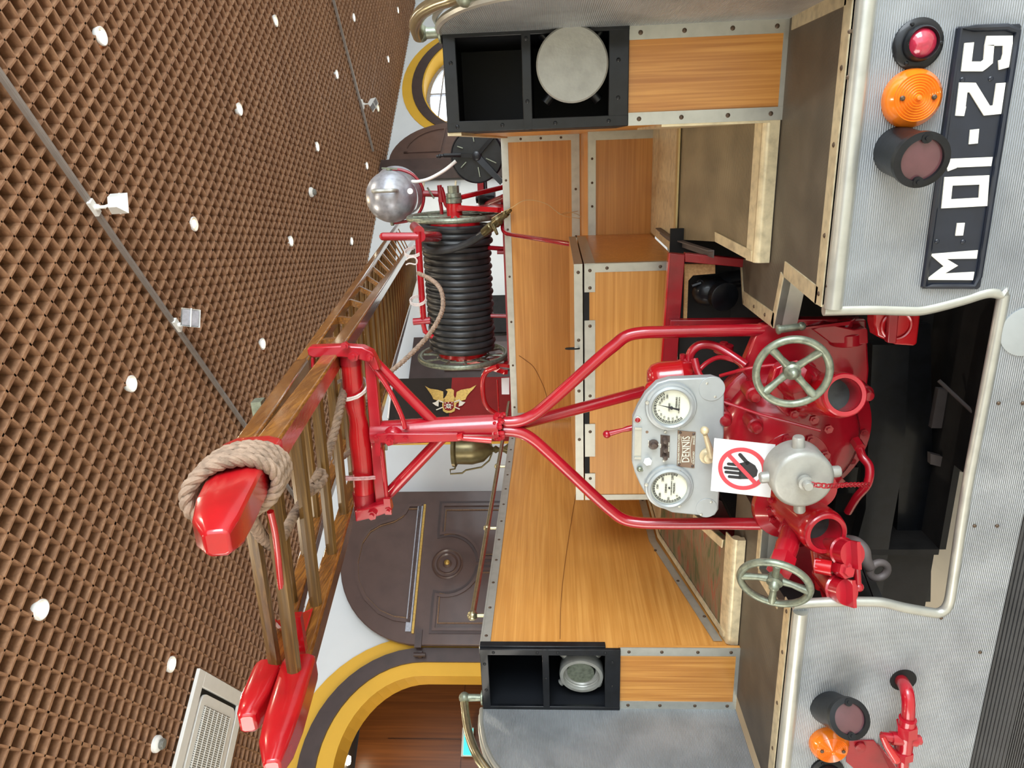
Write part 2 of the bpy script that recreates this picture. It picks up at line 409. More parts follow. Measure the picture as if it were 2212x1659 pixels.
struct('wall_far', bw, 'panelwood')
struct('trim_1', MB().prism([R2(-7.6, WB+.36, H+.02), R2(3.15, WB+.36, H+.02), R2(3.15, 9.75, H+.02), R2(-7.6, 9.75, H+.02)], (0, 0, .05)), 'above')
# lattice ceiling: two crossing sets of wooden slats under a dark board
cp = .0985; cb = MB(); a_s, a_e, b_s, b_e = -6.2, 13.5, -3.6, WB-.01
i0 = math.ceil((a_s+.212)/cp); i1 = math.floor((a_e+.212)/cp)
for i in range(i0, i1+1):
    a = -.212+i*cp; th = .0095 if i % 12 == 7 else .0055
    cb.obox(R2(a, (b_s+b_e)/2, H+.065), RA*th, RB*((b_e-b_s)/2), (0, 0, .065))
i0 = math.ceil((b_s-2.559)/cp); i1 = math.floor((b_e-2.559)/cp)
for i in range(i0, i1+1):
    b = 2.559+i*cp; th = .0095 if i % 12 == 5 else .0055
    cb.obox(R2((a_s+a_e)/2, b, H+.0645), RA*((a_e-a_s)/2), RB*th, (0, 0, .0645))
ceil_ = struct('ceiling', cb, 'grid', angle=30)
struct('ceiling_board', MB().obox(R2((a_s+a_e)/2, (b_s+b_e)/2, H+.19), RA*((a_e-a_s)/2+.4), RB*((b_e-b_s)/2), (0, 0, .03)), 'above', ceil_)

# ---- downlights
DL = [((220, 78), 'bright round downlight nearest the start of the long near track', 'lampglow'),
      ((518, 236), 'round downlight second along the middle of the lattice ceiling', 'lampglow'),
      ((596, 45), 'yellowish round downlight near the top edge of the photo', 'lampwarm'),
      ((686, 317), 'round downlight above the silver searchlight towards the camera', 'lampglow'),
      ((728, 161), 'small round downlight between the far track and the right black box', 'lampglow'),
      ((765, 38), 'round downlight just before the far ceiling track', 'lampglow'),
      ((793, 358), 'round downlight nearest the top wing nut of the searchlight', 'lampglow'),
      ((817, 234), 'yellowish round downlight beside the spotlight on the far track', 'lampwarm'),
      ((839, 128), 'round downlight beyond the far track above the arched window', 'lampglow'),
      ((860, 22), 'farthest round downlight, close to the grey end wall', 'lampglow'),
      ((420, 484), 'unlit looking white ringed downlight with a visible bulb', 'lampwarm'),
      ((629, 521), 'round downlight in the row above the far ladder end, farther from the wall', 'lampglow'),
      ((760, 521), 'round downlight between the ladder rail and the wall beside the searchlight', 'lampglow'),
      ((568, 743), 'round downlight just right of the ladder rail near the tube cradle', 'lampglow'),
      ((285, 829), 'large bright downlight left of the track spotlights', 'lampglow'),
      ((90, 1317), 'large bright downlight nearest the camera on the left', 'lampglow'),
      ((371, 1435), 'bright downlight beside the white cassette air conditioner', 'lampglow'),
      ((532, 1560), 'small downlight peeking between the two red ladder feet', 'lampglow')]
lr0 = None
for i, ((x, y), lab, mt) in enumerate(DL):
    p = PZ(x, y, H-.004); p.z = H-.004
    t = empty('downlight', p+V((0, 0, -.004)), lab, 'ceiling light', 'round downlights in the lattice ceiling')
    if i == 0:
        ring_me = link('lamp_ring', MB().lathe(p, (0, 0, -1), [(.036, -.03), (.036, 0), (.05, .006), (.056, .003), (.056, -.004), (.048, -.03)], 24, False), 'plastic', t)
        lens_me = link('lamp_lens', MB().lathe(p, (0, 0, -1), [(.036, -.012), (.03, -.004), (.001, 0)], 24), mt, t)
        ro, lo_ = ring_me.location.copy(), lens_me.location.copy(); rr, ll = ring_me, lens_me
    else:
        a = rr.copy(); a.parent = t; a.location = ro; C.objects.link(a)
        b = ll.copy(); b.data = ll.data.copy(); b.data.materials[0] = MT[mt]; b.parent = t; b.location = lo_; C.objects.link(b)
    L = bpy.data.lights.new('downlight_beam', 'SPOT'); L.energy = 34 if mt == 'lampglow' else 18; L.spot_size = math.radians(118); L.spot_blend = .8; L.shadow_soft_size = .035
    L.color = (1.0, .88, .68) if mt == 'lampglow' else (1.0, .72, .4)
    lo = bpy.data.objects.new('downlight_beam', L); C.objects.link(lo); lo.parent = t; lo.location = (0, 0, -.03)
# more of the same grid of lamps over the camera, behind the frame
for a, b in ((-1.7, 1.3), (-.16, -.2), (1.3, -.2), (-1.7, -.2), (1.3, 1.3), (-3.2, 1.3), (-3.2, 2.7), (-1.7, 2.7)):
    L = bpy.data.lights.new('downlight_beam', 'SPOT'); L.energy = 30; L.spot_size = math.radians(118); L.spot_blend = .8; L.shadow_soft_size = .035; L.color = (1.0, .88, .68)
    lo = bpy.data.objects.new('downlight_beam', L); C.objects.link(lo); lo.location = R2(a, b, H-.03)
L = bpy.data.lights.new('far_room_lamp', 'POINT'); L.energy = 60; L.color = (1, .82, .58); L.shadow_soft_size = .08
lo = bpy.data.objects.new('far_room_lamp', L); C.objects.link(lo); lo.location = R2(-1.2, 8.2, 3.9)
a_, z_ = PB(760, 1645, 9.3); z_ = H-.03
t = empty('downlight', R2(a_, 9.2, z_), 'round downlight seen through the near archway', 'ceiling light')
link('lamp_lens', MB().lathe(R2(a_, 9.2, z_), (0, 0, -1), [(.06, -.03), (.05, .0), (.001, .01)], 20), 'lampglow', t)

# ---- ceiling tracks and spotlights
def track(p, q, lab):
    a, b = PZ(*p, H-.03), PZ(*q, H-.03); d = (b-a).normalized(); s = d.cross(V((0, 0, 1)))
    bm = MB().obox((a+b)/2, d*((b-a).length/2), s*.017, (0, 0, .012)); bm.obox((a+b)/2+V((0, 0, -.013)), d*((b-a).length/2), s*.006, (0, 0, .003))
    tag(link('lighting_track', bm, 'track'), lab, 'light track'); return a, b
track((-160, -70), (640, 1078), 'long near grey lighting track running across the lattice ceiling')
track((700, -76), (806, 326), 'far grey lighting track towards the arched window')
def floodlight(px, body, size, face, lab):
    p = PZ(*px, H-.045); k = .5*size
    t = empty('track_spotlight', p, lab, 'spotlight', 'white spotlights on the ceiling tracks')
    link('track_adapter', MB().obox(p, RB*.05*size/.12, RA*.022, (0, 0, .012)).lathe(p, (0, 0, -1), [(.018, 0), (.018, .03), (.01, .035), (.01, .07)], 16), 'plastic', t)
    c = p+V(body); f = V(face).normalized(); r = f.orthogonal().normalized() if abs(f.z) > .9 else f.cross(V((0, 0, 1))).normalized(); u = r.cross(f)
    hb = MB().tube([p+V((0, 0, -.06)), c], .009, 8)
    hb.add([c-f*k*.5+r*k*.5*i+u*k*.5*j for i in (-1, 1) for j in (-1, 1)]+[c+f*k*.5+r*k*i+u*k*j for i in (-1, 1) for j in (-1, 1)], [(0, 1, 3, 2), (0, 4, 5, 1), (2, 3, 7, 6), (0, 2, 6, 4), (1, 5, 7, 3)])
    hb.obox(c+f*(k*.5+.004), f*.004, r*k*1.04, u*k*.06)
    link('lamp_housing', hb, 'plastic', t)
    link('reflector', MB().obox(c+f*(k*.42), f*.002, r*k*.86, u*k*.86).obox(c+f*(k*.5), f*.004, r*k*.3, u*k*.08), 'steel', t)
floodlight((203, 448), (.02, .03, -.12), .12, (-.2, .9, -.15), 'white box spotlight on the near track, turned away from the camera')
floodlight((383, 702), (.05, -.02, -.11), .13, (.35, -.75, -.7), 'white box spotlight on the near track, open reflector facing the camera')
floodlight((612, 1000), (.02, -.0, -.1), .12, (.1, -.8, -.6), 'white box spotlight half hidden behind the ladder rungs')
floodlight((783, 225), (.0, .0, -.14), .16, (-.4, -.2, -.8), 'small white spotlight on the far track')
# ---- smoke detectors and the air conditioner
for (x, y), lab in (((676, 415), 'white smoke detector on the ceiling above the hose reel'), ((345, 1607), 'white smoke detector beside the cassette air conditioner')):
    p = PZ(x, y, H-.03)
    t = empty('smoke_detector', V((p.x, p.y, H-.05)), lab, 'smoke detector')
    q = V((p.x, p.y, H)); link('detector_base', MB().lathe(q, (0, 0, -1), [(.055, 0), (.055, .02), (.045, .032), (.03, .036)], 24), 'plastic', t)
    d = MB().lathe(q, (0, 0, -1), [(.03, .034), (.034, .05), (.026, .064), (.001, .066)], 20)
    for k in range(8): a = k*PI/4; d.obox(q+V((math.cos(a)*.032, math.sin(a)*.032, -.05)), V((math.cos(a), math.sin(a), 0))*.003, V((-math.sin(a), math.cos(a), 0))*.006, (0, 0, .009))
    link('sensor_head', d, 'grille', t)
ac = empty('air_conditioner', R2(-.51, 5.04, H-.03), 'white square cassette air conditioner in the lattice ceiling', 'air conditioner')
fr = MB(); ca_, cb_ = -.51, 5.045
for (da, db, ha, hb_) in ((0, -.42, .475, .055), (0, .42, .475, .055), (-.42, 0, .055, .365), (.42, 0, .055, .365)): fr.obox(R2(ca_+da, cb_+db, H-.016), RA*ha, RB*hb_, (0, 0, .014))
link('panel_frame', fr, 'plastic', ac, bevel=.004)
link('air_slot', MB().obox(R2(ca_, cb_, H-.003), RA*.37, RB*.37, (0, 0, .006)), 'gap', ac)
def rsq(c, h, r, z, n=6):
    return [R2(ca_+sx*(h-r)+r*math.cos(a0+PI/2*k/n), cb_+sy*(h-r)+r*math.sin(a0+PI/2*k/n), z) for sx, sy, a0 in ((1, 1, 0), (-1, 1, PI/2), (-1, -1, PI), (1, -1, 1.5*PI)) for k in range(n+1)]
link('grille_panel', MB().prism(rsq(0, .33, .07, H-.03), (0, 0, .02)), 'plastic', ac)
gr = MB()
for k in range(34): gr.obox(R2(ca_-.245+k*.0148, cb_, H-.034), RA*.0036, RB*.255, (0, 0, .003))
for k in range(7): gr.obox(R2(ca_, cb_-.24+k*.08, H-.036), RA*.25, RB*.003, (0, 0, .003))
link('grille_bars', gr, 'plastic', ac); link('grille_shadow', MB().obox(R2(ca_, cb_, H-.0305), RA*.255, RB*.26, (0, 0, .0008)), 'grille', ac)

# ---- door leaves folded back against the wall
DB = 6.5
def wp(pts, b=DB): return [R2(a, b, z) for a, z in pts]
leaf = [(.64, 0)]+[(1.62-.98*math.cos(PI/2*i/14), 3.1+.95*math.sin(PI/2*i/14)) for i in range(15)]+[(1.85, 4.03), (2.1, 3.97), (2.363, 3.87), (2.363, 0)]
dl = struct('door_1', MB().prism(wp(leaf), RB*.06), 'door', bevel=.008)
def rim(pts, b, wd, th, mat, nm='moulding', par=None, closed=True):
    bm = MB(); P3 = wp(pts, b)
    cz = sum((p for p in P3), V())/len(P3)
    m = len(P3)
    inn = []
    for i in range(m):
        d1 = (P3[i]-P3[i-1]).normalized(); d2 = (P3[(i+1) % m]-P3[i]).normalized(); s1 = RB.cross(d1); s2 = RB.cross(d2); s_ = (s1+s2).normalized(); s_ = s_*wd/max(.4, s_.dot(s1))
        inn.append(P3[i]+s_)
    for i in range(m): j = (i+1) % m; bm.prism([P3[i], P3[j], inn[j], inn[i]], -RB*th)
    return struct(nm, bm, mat, par)
up = [(.86, 3.2), (2.2, 3.2), (2.2, 3.36), (2.1, 3.4), (2.03, 3.5), (1.98, 3.66), (1.9, 3.78), (1.75, 3.86), (1.5, 3.88), (1.3, 3.84), (1.1, 3.72), (.95, 3.55), (.88, 3.38)]
rim(up, DB, -.035, .02, 'door', par=dl); rim([(a*.93+.1, z*.93+.247) for a, z in up], DB, -.014, .014, 'dullgold', 'gilt_edge', dl)
def corner(cx, cz, r, a0, a1, n=7): return [(cx+r*math.cos(a0+(a1-a0)*k/n), cz+r*math.sin(a0+(a1-a0)*k/n)) for k in range(n+1)]
rc_, rz_ = 1.495, 2.86
lp = [(.78, 2.97), (1.13, 2.97)]+corner(rc_, rz_, .34, math.radians(162), math.radians(262), 8)+[(1.44, 1.2), (.78, 1.2)]
rp = [(2.2, 1.2), (1.55, 1.2)]+corner(rc_, rz_, .34, math.radians(278), math.radians(378), 8)+[(1.86, 2.97), (2.2, 2.97)]
for q in (lp, rp):
    rim(q[::-1] if q is lp else q[::-1], DB, -.03, .022, 'door', par=dl); rim(q[::-1], DB, .03, .01, 'brown', par=dl)
    cx = sum(a for a, z in q)/len(q); cz = sum(z for a, z in q)/len(q)
    rim([(cx+(a-cx)*.82, cz+(z-cz)*.9) for a, z in q][::-1], DB, -.012, .012, 'dullgold', 'gilt_edge', dl)
ro_ = R2(rc_, DB, rz_)
link('rosette', MB().lathe(ro_, -RB, [(.17, 0), (.17, .012), (.155, .02), (.14, .008), (.12, .008), (.11, .018), (.095, .006), (.05, .008), (.035, .03), (.012, .05), (.001, .055)], 40), 'door', dl)
link('rosette_knob', MB().lathe(ro_, -RB, [(.03, .03), (.028, .05), (.001, .065)], 20), 'gold', dl)
link('gilt_bar', MB().obox(R2(1.47, DB-.012, 3.165), RA*.72, RB*.012, (0, 0, .012)), 'gold', dl)
link('dull_bar', MB().obox(R2(1.47, DB-.01, 3.215), RA*.70, RB*.01, (0, 0, .03)), 'steel', dl)
hz = MB().obox(R2(.7, DB-.012, 3.1), RA*.09, RB*.012, (0, 0, .035)).obox(R2(.56, DB+.06, 3.08), RA*.03, RB*.03, (0, 0, .02)).cyl(R2(.55, DB+.02, 3.02), R2(.55, DB+.02, 3.14), .02)
link('door_hinge', hz, 'brown', dl)
# far leaf beside the window arch, edge on
l2 = [(8.2, 0), (8.2, 4.28)]+[(8.2+.92*math.sin(PI/2*i/12), 3.3+.98*math.cos(PI/2*i/12)) for i in range(13)]+[(9.12, 0)]
d2 = struct('door_2', MB().prism(wp(l2, 6.4), RB*.06), 'door')
rim([(8.35, 3.45), (8.35, 4.05)]+[(8.35+.62*math.sin(PI/2*i/8), 3.4+.65*math.cos(PI/2*i/8)) for i in range(9)], 6.4, .03, .02, 'door', par=d2)
struct('trim_2', MB().obox(R2(8.02, 6.45, H/2), RA*.14, RB*.09, (0, 0, H/2-.005)), 'brown')
struct('trim_3', MB().obox(R2(7.35, WB-.02, 3.72), RA*.55, RB*.02, (0, 0, .012)).obox(R2(7.35, WB-.02, 3.2), RA*.55, RB*.02, (0, 0, .012)), 'cream')
# dark door and board behind the hose reel
y0, y1 = PB(980, 818, 6.55), PB(980, 727, 6.55)
d3 = struct('door_3', MB().prism(wp([(y0[0], 0), (y1[0], 0), (y1[0], 3.55), (y0[0], 3.55)], 6.55), RB*.06), 'brown')
for zc in (2.85, 2.2, 1.5): link('panel', MB().obox(R2((y0[0]+y1[0])/2, 6.54, zc), RA*((y1[0]-y0[0])*.33), RB*.012, (0, 0, .24)), 'door', d3)
y2 = PB(980, 640, 6.5)
tag(link('display_board', MB().prism(wp([(y1[0]+.02, 1.2), (y2[0], 1.2), (y2[0], 3.35), (y1[0]+.02, 3.35)], 6.5), RB*.03), 'dark'), 'dark green display board behind the hose reel', 'board')
# ---- exit sign through the arch
a_, z_ = PB(1008, 1600, 9.3)
ex = empty('exit_sign', R2(a_, 9.4, z_-.08), 'small glowing turquoise exit sign seen past the left handrail', 'sign')
link('sign_housing', MB().obox(R2(a_, 9.42, z_), RA*.17, RB*.03, (0, 0, .075)), 'plastic', ex)
link('sign_face', MB().obox(R2(a_, 9.385, z_-.01), RA*.155, RB*.004, (0, 0, .055)), 'teal', ex)
# ---- banner with the eagle crest, hung in front of the wall
FB = 4.6
c0 = PB(862, 818, FB); c1 = PB(1100, 818, FB); c2 = PB(1100, 953, FB)
am, aM = c2[0], c0[0]; zt, zb = c0[1]+.05, c1[1]-1.2
zs_ = PB(973, 860, FB)[1]
bn = empty('crest_banner', R2((am+aM)/2, FB, zb), 'black and red banner with a golden eagle crest behind the post', 'banner')
link('black_field', MB().prism(wp([(am, zs_), (aM, zs_), (aM, zt), (am, zt)], FB), RB*.01), 'flagblack', bn)
link('red_field', MB().prism(wp([(am, zb), (aM, zb), (aM, zs_), (am, zs_)], FB), RB*.01), 'flagred', bn)
link('yellow_edge', MB().prism(wp([(am-.02, zb), (am, zb), (am, zt), (am-.02, zt)], FB), RB*.01), 'yellow', bn)
link('white_pole', MB().tube([R2(*PB(846, 905, FB)[:1], FB-.01, zt), R2(PB(846, 905, FB)[0]+.28, FB-.01, zt+.01)], .008), 'plastic', bn)
E_ = lambda pts: [R2(*((lambda q: (q[0], FB-.008, q[1]))(PB(840+a/8.508, 800+b/8.508, FB)))) for a, b in pts]
# (picture rotated: the banner's up is picture left)
wing1 = [(670, 300), (760, 350), (900, 370), (1000, 400), (1005, 470), (1000, 520), (1050, 560), (1000, 600), (940, 600), (880, 560), (820, 540), (790, 470), (740, 400)]
wing2 = [(1612, 280), (1500, 340), (1330, 370), (1250, 410), (1235, 500), (1200, 540), (1190, 600), (1260, 610), (1330, 570), (1410, 550), (1440, 480), (1500, 410), (1560, 350)]
body = [(1045, 368), (1090, 352), (1160, 352), (1200, 380), (1195, 470), (1215, 520), (1250, 600), (1210, 760), (1150, 790), (1060, 795), (1000, 760), (980, 640), (1010, 540), (1060, 470), (1085, 400)]
eb = MB()
for q in (wing1, wing2, body): eb.prism(E_(q), -RB*.004)
link('eagle', eb, 'gold', bn)
sb = MB().prism([p-RB*.006 for p in E_([(1015, 600), (1195, 595), (1200, 690), (1160, 740), (1105, 755), (1040, 740), (1010, 690)])], -RB*.003); link('shield', sb, 'flagred', bn)
s2 = MB().prism([p-RB*.011 for p in E_([(1060, 640), (1145, 638), (1145, 700), (1100, 722), (1060, 700)])], -RB*.002)
for a, b in ((1040, 620), (1100, 612), (1165, 615), (1035, 665), (1168, 665), (1050, 715), (1140, 718)): s2.prism([p-RB*.011 for p in E_([(a-9, b-9), (a+9, b-9), (a+9, b+9), (a-9, b+9)])], -RB*.002)
link('white_charges', s2, 'white', bn)
s3 = MB()
for a, b in ((1102, 655), (1102, 695), (1080, 676), (1124, 676), (1102, 676)): s3.prism([p-RB*.014 for p in E_([(a-7, b-7), (a+7, b-7), (a+7, b+7), (a-7, b+7)])], -RB*.001)
link('blue_escutcheons', s3, 'plate_black', bn)
s4 = MB()
for q in ([(910, 560), (920, 590), (915, 680), (860, 660), (805, 615), (860, 600)], [(1305, 560), (1295, 600), (1285, 680), (1350, 660), (1410, 600), (1350, 590)],
          [(915, 555), (1010, 600), (1005, 615), (905, 575)], [(1300, 550), (1200, 590), (1205, 605), (1310, 570)], [(870, 735), (990, 685), (1000, 700), (880, 750)], [(1310, 720), (1210, 680), (1205, 695), (1300, 738)]):
    s4.prism([p-RB*.0045 for p in E_(q)], -RB*.003)
links('fire_axes', s4, 'white', bn)
link('motto', text('VIDA POR VIDA', .03, R2(PB(970, 900, FB)[0]+.01, FB-.012, PB(967, 900, FB)[1]+.0), None, None, right=RA), 'gold', bn) if False else None
# ---- bronze cup
CY = 3.0
m0, m1 = P(978, 972, CY), P(1064, 978, CY)
ax = V((0, 0, -1)); o_ = V((m0.x, CY, m0.z)); k = (m0-m1).length
cup = empty('bronze_cup', o_-V((0, 0, k*1.55)), 'dark bronze trophy cup with square handles behind the handrail', 'cup')
link('bowl', MB().lathe(o_, ax, [(.0, k*.06), (k*.36, .04*k), (k*.42, 0), (k*.43, k*.08), (k*.36, k*.12), (k*.37, k*.5), (k*.3, k*.78), (k*.12, k*.96), (k*.06, k*1.02), (k*.1, k*1.08), (k*.05, k*1.16), (k*.08, k*1.3), (k*.2, k*1.45), (k*.22, k*1.55)], 32, False), 'bronze', cup)
for sg in (-1, 1):
    link('handle', MB().tube([o_+V((sg*k*.38, 0, -k*.06)), o_+V((sg*k*.52, 0, -k*.02)), o_+V((sg*k*.54, 0, k*.1)), o_+V((sg*k*.66, 0, k*.1)), o_+V((sg*k*.64, 0, -k*.2)), o_+V((sg*k*.56, 0, -k*.3)), o_+V((sg*k*.48, 0, -k*.7)), o_+V((sg*k*.3, 0, -k*.9)), o_+V((sg*k*.1, 0, -k*.98))], k*.022, 8), 'bronze', cup)

# ================================================================ THE FIRE ENGINE
ZS = 1.05; XL, XR = -1.83, .268; YP = .43
T = empty('fire_engine', (-.78, 2.4, 0), 'old fire engine with ribbed aluminium rear, teak lined locker bay and red pump', 'fire engine')
def part(name, bm, mat, **k): return links(name, bm, mat, T, **k)
def sub(name, bm, mat, par, **k): return links(name, bm, mat, par, **k)
# ---- rear panel with the pump opening
op = zz((1700, 550), 4.32, [(355, 525), (800, 516), (1100, 524), (1300, 518), (1650, 430), (1850, 367), (1950, 357), (2015, 385), (2030, 450)]) \
   + zz((1700, 550), 4.32, [(1800, 1659)]) + [(2090, 1075)] + zz((1700, 1275), 4.32, [(1555, 0), (1530, 130), (1490, 200), (1430, 232), (1370, 228), (1100, 180), (940, 140), (800, 126), (400, 128), (60, 150)])
op3 = PY(op, 0)
op3[0].z = ZS; op3[-1].z = ZS
# columns / slabs: right wing, left wing, sill
def fan(bm, line, xe, off):              # quads between the opening line and a vertical edge x = xe
    for a, b in zip(line, line[1:]): bm.prism([a, b, V((xe, 0, b.z)), V((xe, 0, a.z))], off)
rp_ = MB(); th = (0, .018, 0)
ri = [p for p in op3[:9]]; le = [p for p in op3[13:]]
for l_ in (ri, le):
    for i in range(1, len(l_)):
        pass
ri_s = [ri[0]]
for p in ri[1:]: ri_s.append(V((p.x, 0, min(p.z, ri_s[-1].z-1e-4))))
le_s = [le[-1]]
for p in le[-2::-1]: le_s.append(V((p.x, 0, min(p.z, le_s[-1].z-1e-4))))
fan(rp_, ri_s, XR, th); fan(rp_, le_s, XL, th)
zb_ = .531
lo_line = [ri_s[-1]]+op3[9:13]+[le_s[-1]]
rp_.prism([V((XR, 0, zb_)), V((XR, 0, ri_s[-1].z)), ri_s[-1], V((ri_s[-1].x, 0, zb_))], th)
rp_.prism([V((XL, 0, zb_)), V((XL, 0, le_s[-1].z)), le_s[-1], V((le_s[-1].x, 0, zb_))], th)
for a, b in zip(lo_line, lo_line[1:]): rp_.prism([a, b, V((b.x, 0, zb_)), V((a.x, 0, zb_))], th)
rear = part('rear_panel', rp_, 'rib', angle=30)
lip = resample(smooth([ri_s[0]]+op3[1:-1]+[le_s[0]], 3), .012)
sub('opening_edging', MB().tube([p+V((0, .008, 0)) for p in lip], .013, 10), 'alu', rear)
sub('cover_disc', MB().lathe(P(2216, 716, 0), (0, -1, 0), [(.056, 0), (.056, .003), (.05, .004), (.001, .004)], 32), 'silver', rear)
sc = MB(); screws(sc, [P(a, b, -.001) for a, b in [(2173, 630), (2201, 750), (2157, 871), (2209, 871), (2105, 1136), (2154, 1136), (2117, 1409), (2033, 1335), (1836, 68), (1832, 167), (1821, 372), (1788, 618), (1850, 290)]])
sub('screws', sc, 'screw', rear)
# lower valance / step under the panel
part('rear_kick_step', MB().prism([(XL, .06, .50), (XR, .06, .50), (XR, -.0, .44), (XL, -.0, .44)], (0, .02, -.02)).prism([(XL, .0, .44), (XR, .0, .44), (XR, -.16, .40), (XL, -.16, .40)], (0, 0, -.02)), 'rib_shaded')
# ---- step: ribbed deck with rolled front edge and flat strips
z3 = lambda pts: [PZ(a, b, ZS) for a, b in pts]
rs = [V((XR, .01, ZS)), V((-.377, .01, ZS)), V((-.377, .05, ZS)), PZ(1694, 597, ZS), PZ(1672, 709, ZS), PZ(1606, 657, ZS), PZ(1600, 560, ZS), V((-.34, .5, ZS)), V((XR, .5, ZS))]
ls = [V((XL, .01, ZS)), V((-1.169, .01, ZS)), PZ(1681, 1294, ZS), PZ(1640, 1229, ZS), PZ(1647, 1144, ZS), PZ(1620, 1085, ZS), V((-1.1, .6, ZS)), V((-1.3, .6, ZS)), V((XL, .5, ZS))]
deck = part('step_deck', MB().prism(rs[:3]+[rs[3], V((rs[3].x+.3, .5, ZS)), rs[8]], (0, 0, -.02)).prism([rs[3], rs[4], rs[5], rs[6], rs[7], V((rs[3].x+.3, .5, ZS))], (0, 0, -.02)).prism(ls, (0, 0, -.02)), 'rib_step')
ed = MB(); ed.tube([(XR, -.001, ZS-.0165), (-.375, -.001, ZS-.0165)], .019, 14); ed.tube([(XL, -.001, ZS-.0165), (-1.171, -.001, ZS-.0165)], .019, 14)
sub('rolled_edge', ed, 'alu', deck)
st = MB()
def flat(a, b, wd, side, th=.003):       # flat strip lying on the deck from a to b
    a, b = V(a), V(b); d = (b-a).normalized(); s = V((0, 0, 1)).cross(d)*side*wd; st.prism([a+V((0, 0, th*.0)), b, b+s, a+s], (0, 0, th))
flat((XR, .018, ZS), (-.376, .018, ZS), .042, -1); flat((XL, .018, ZS), (-1.17, .018, ZS), .042, 1)
flat(rs[2]+V((0, 0, 0)), rs[3], .04, -1); flat(rs[4], rs[5], .042, -1); flat(rs[5], rs[6], .012, -1); flat(rs[3], rs[4], .025, -1)
flat(ls[2], ls[3], .03, 1); flat(ls[3], ls[4], .03, 1); flat((XR-.03, .05, ZS), (XR-.03, .4, ZS), .03, -1)
sub('flat_strips', st, 'tread' if False else 'alu_warm', deck)
rz = MB(); rz.prism([rs[3], rs[4], rs[4]+V((0, 0, -.06)), rs[3]+V((0, 0, -.06))], (.01, 0, 0)); rz.prism([ls[3], ls[4], ls[4]+V((0, 0, -.06)), ls[3]+V((0, 0, -.06))], (-.01, 0, 0))
sub('riser', rz, 'alu', deck)
sc = MB(); screws(sc, [(x, .038, ZS+.003) for x in (-.35, -.22, -.03, .12, .25, -1.2, -1.33, -1.5, -1.66, -1.8)]+[tuple(rs[4].lerp(rs[5], t)+V((.02, .0, .003))) for t in (.25, .6)], .0055, (0, 0, 1)); sub('screws', sc, 'screw', deck)
# ---- sloping locker floors (ribbed ramps) either side of the pump
ZR0, ZR1, YR0, YR1 = 1.09, 1.22, .45, .985
def PR(x, y):                            # sight line met with the sloping sheet
    d = ray(x, y); n = V((0, -(ZR1-ZR0), YR1-YR0)); o = V((0, YR0, ZR0)); return CAM+d*((o-CAM).dot(n)/d.dot(n))
fl = MB(); cR = PR(1547, 522)
rr_ = [V((.03, YR0, ZR0)), V((-.343, YR0, ZR0)), cR, V((-.345, YR1, ZR1)), V((.03, YR1, ZR1))]
cL = PR(1525, 1115); rl_ = [V((-1.637, YR0+.02, ZR0)), V((-1.234, YR0+.02, ZR0)), PR(1563, 1166), PR(1500, 1110), V((-1.28, 1.1, 1.22)), V((-1.637, 1.12, 1.22))]
fl.prism(rr_, (0, 0, -.02))
ramp_ = part('sloping_floor', fl, 'rib_x'); part('sloping_floor', MB().prism(rl_, (0, 0, -.02)), 'rib_stain')
f2 = MB().prism([(.03, YR1, ZR1), (-.40, YR1, ZR1), (-.40, 1.68, ZR1), (.03, 1.68, ZR1)], (0, 0, -.02)).prism([(-1.637, 1.12, 1.22), (-1.28, 1.1, 1.22), (-1.28, 1.68, 1.22), (-1.637, 1.68, 1.22)], (0, 0, -.02))
part('locker_floor', f2, 'alu_warm')
tr = MB().obox((-.155, YR1, ZR1+.003), (.185, 0, 0), (0, .02, 0), (0, 0, .003)); sub('tread_strip', tr, 'tread', ramp_)
e2 = MB().tube([(.03, YR0-.003, ZR0-.012), (-.343, YR0-.003, ZR0-.012)], .017, 12).obox((-.156, YR0+.018, ZR0+.006), (.187, 0, 0), (0, .02, .005), (0, 0, .002)).box((-.343, YR0-.02, ZS+.003), (.03, YR0+.0, ZR0-.012))
e2.tube([(-1.637, YR0+.017, ZR0-.012), (-1.234, YR0+.017, ZR0-.012)], .015, 12).obox((-1.435, YR0+.036, ZR0+.006), (.2, 0, 0), (0, .02, .005), (0, 0, .002)).box((-1.637, YR0, ZS+.003), (-1.234, YR0+.02, ZR0-.012))
for a, b in ((PR(1547, 522), PR(1626, 565)), (PR(1563, 1166), PR(1500, 1110))):
    d = (b-a).normalized(); e2.prism([a, b, b+V((.03, .0, .002)) if a.x > -1 else b+V((-.03, 0, .002)), a+V((.03, 0, .002)) if a.x > -1 else a+V((-.03, 0, .002))], (0, 0, .004))
a, b, c = V((-1.62, YR0+.02, ZR0+.003)), V((-1.62, 1.12, 1.224)), V((-1.62, 1.66, 1.224))
for p, q in ((a, b), (b, c)): e2.prism([p, q, q+V((.02, 0, .0)), p+V((.02, 0, 0))], (0, 0, .006))
sub('edge_strip', e2, 'alu_warm', ramp_)
rb = smooth([PZ(1427, 494, 1.222), PZ(1452, 512, 1.222), PR(1485, 524)+V((0, 0, .003)), PR(1545, 543)+V((0, 0, .003))], 4); bm = MB()
for p, q in zip(rb, rb[1:]): bm.prism([p, q, q+V((0, 0, .02)), p+V((0, 0, .02))], (.004, 0, 0)); bm.prism([p, q, q+V((-.02, 0, 0)), p+V((-.02, 0, 0))], (0, 0, .003))
sub('curved_edging', bm, 'hook', ramp_)
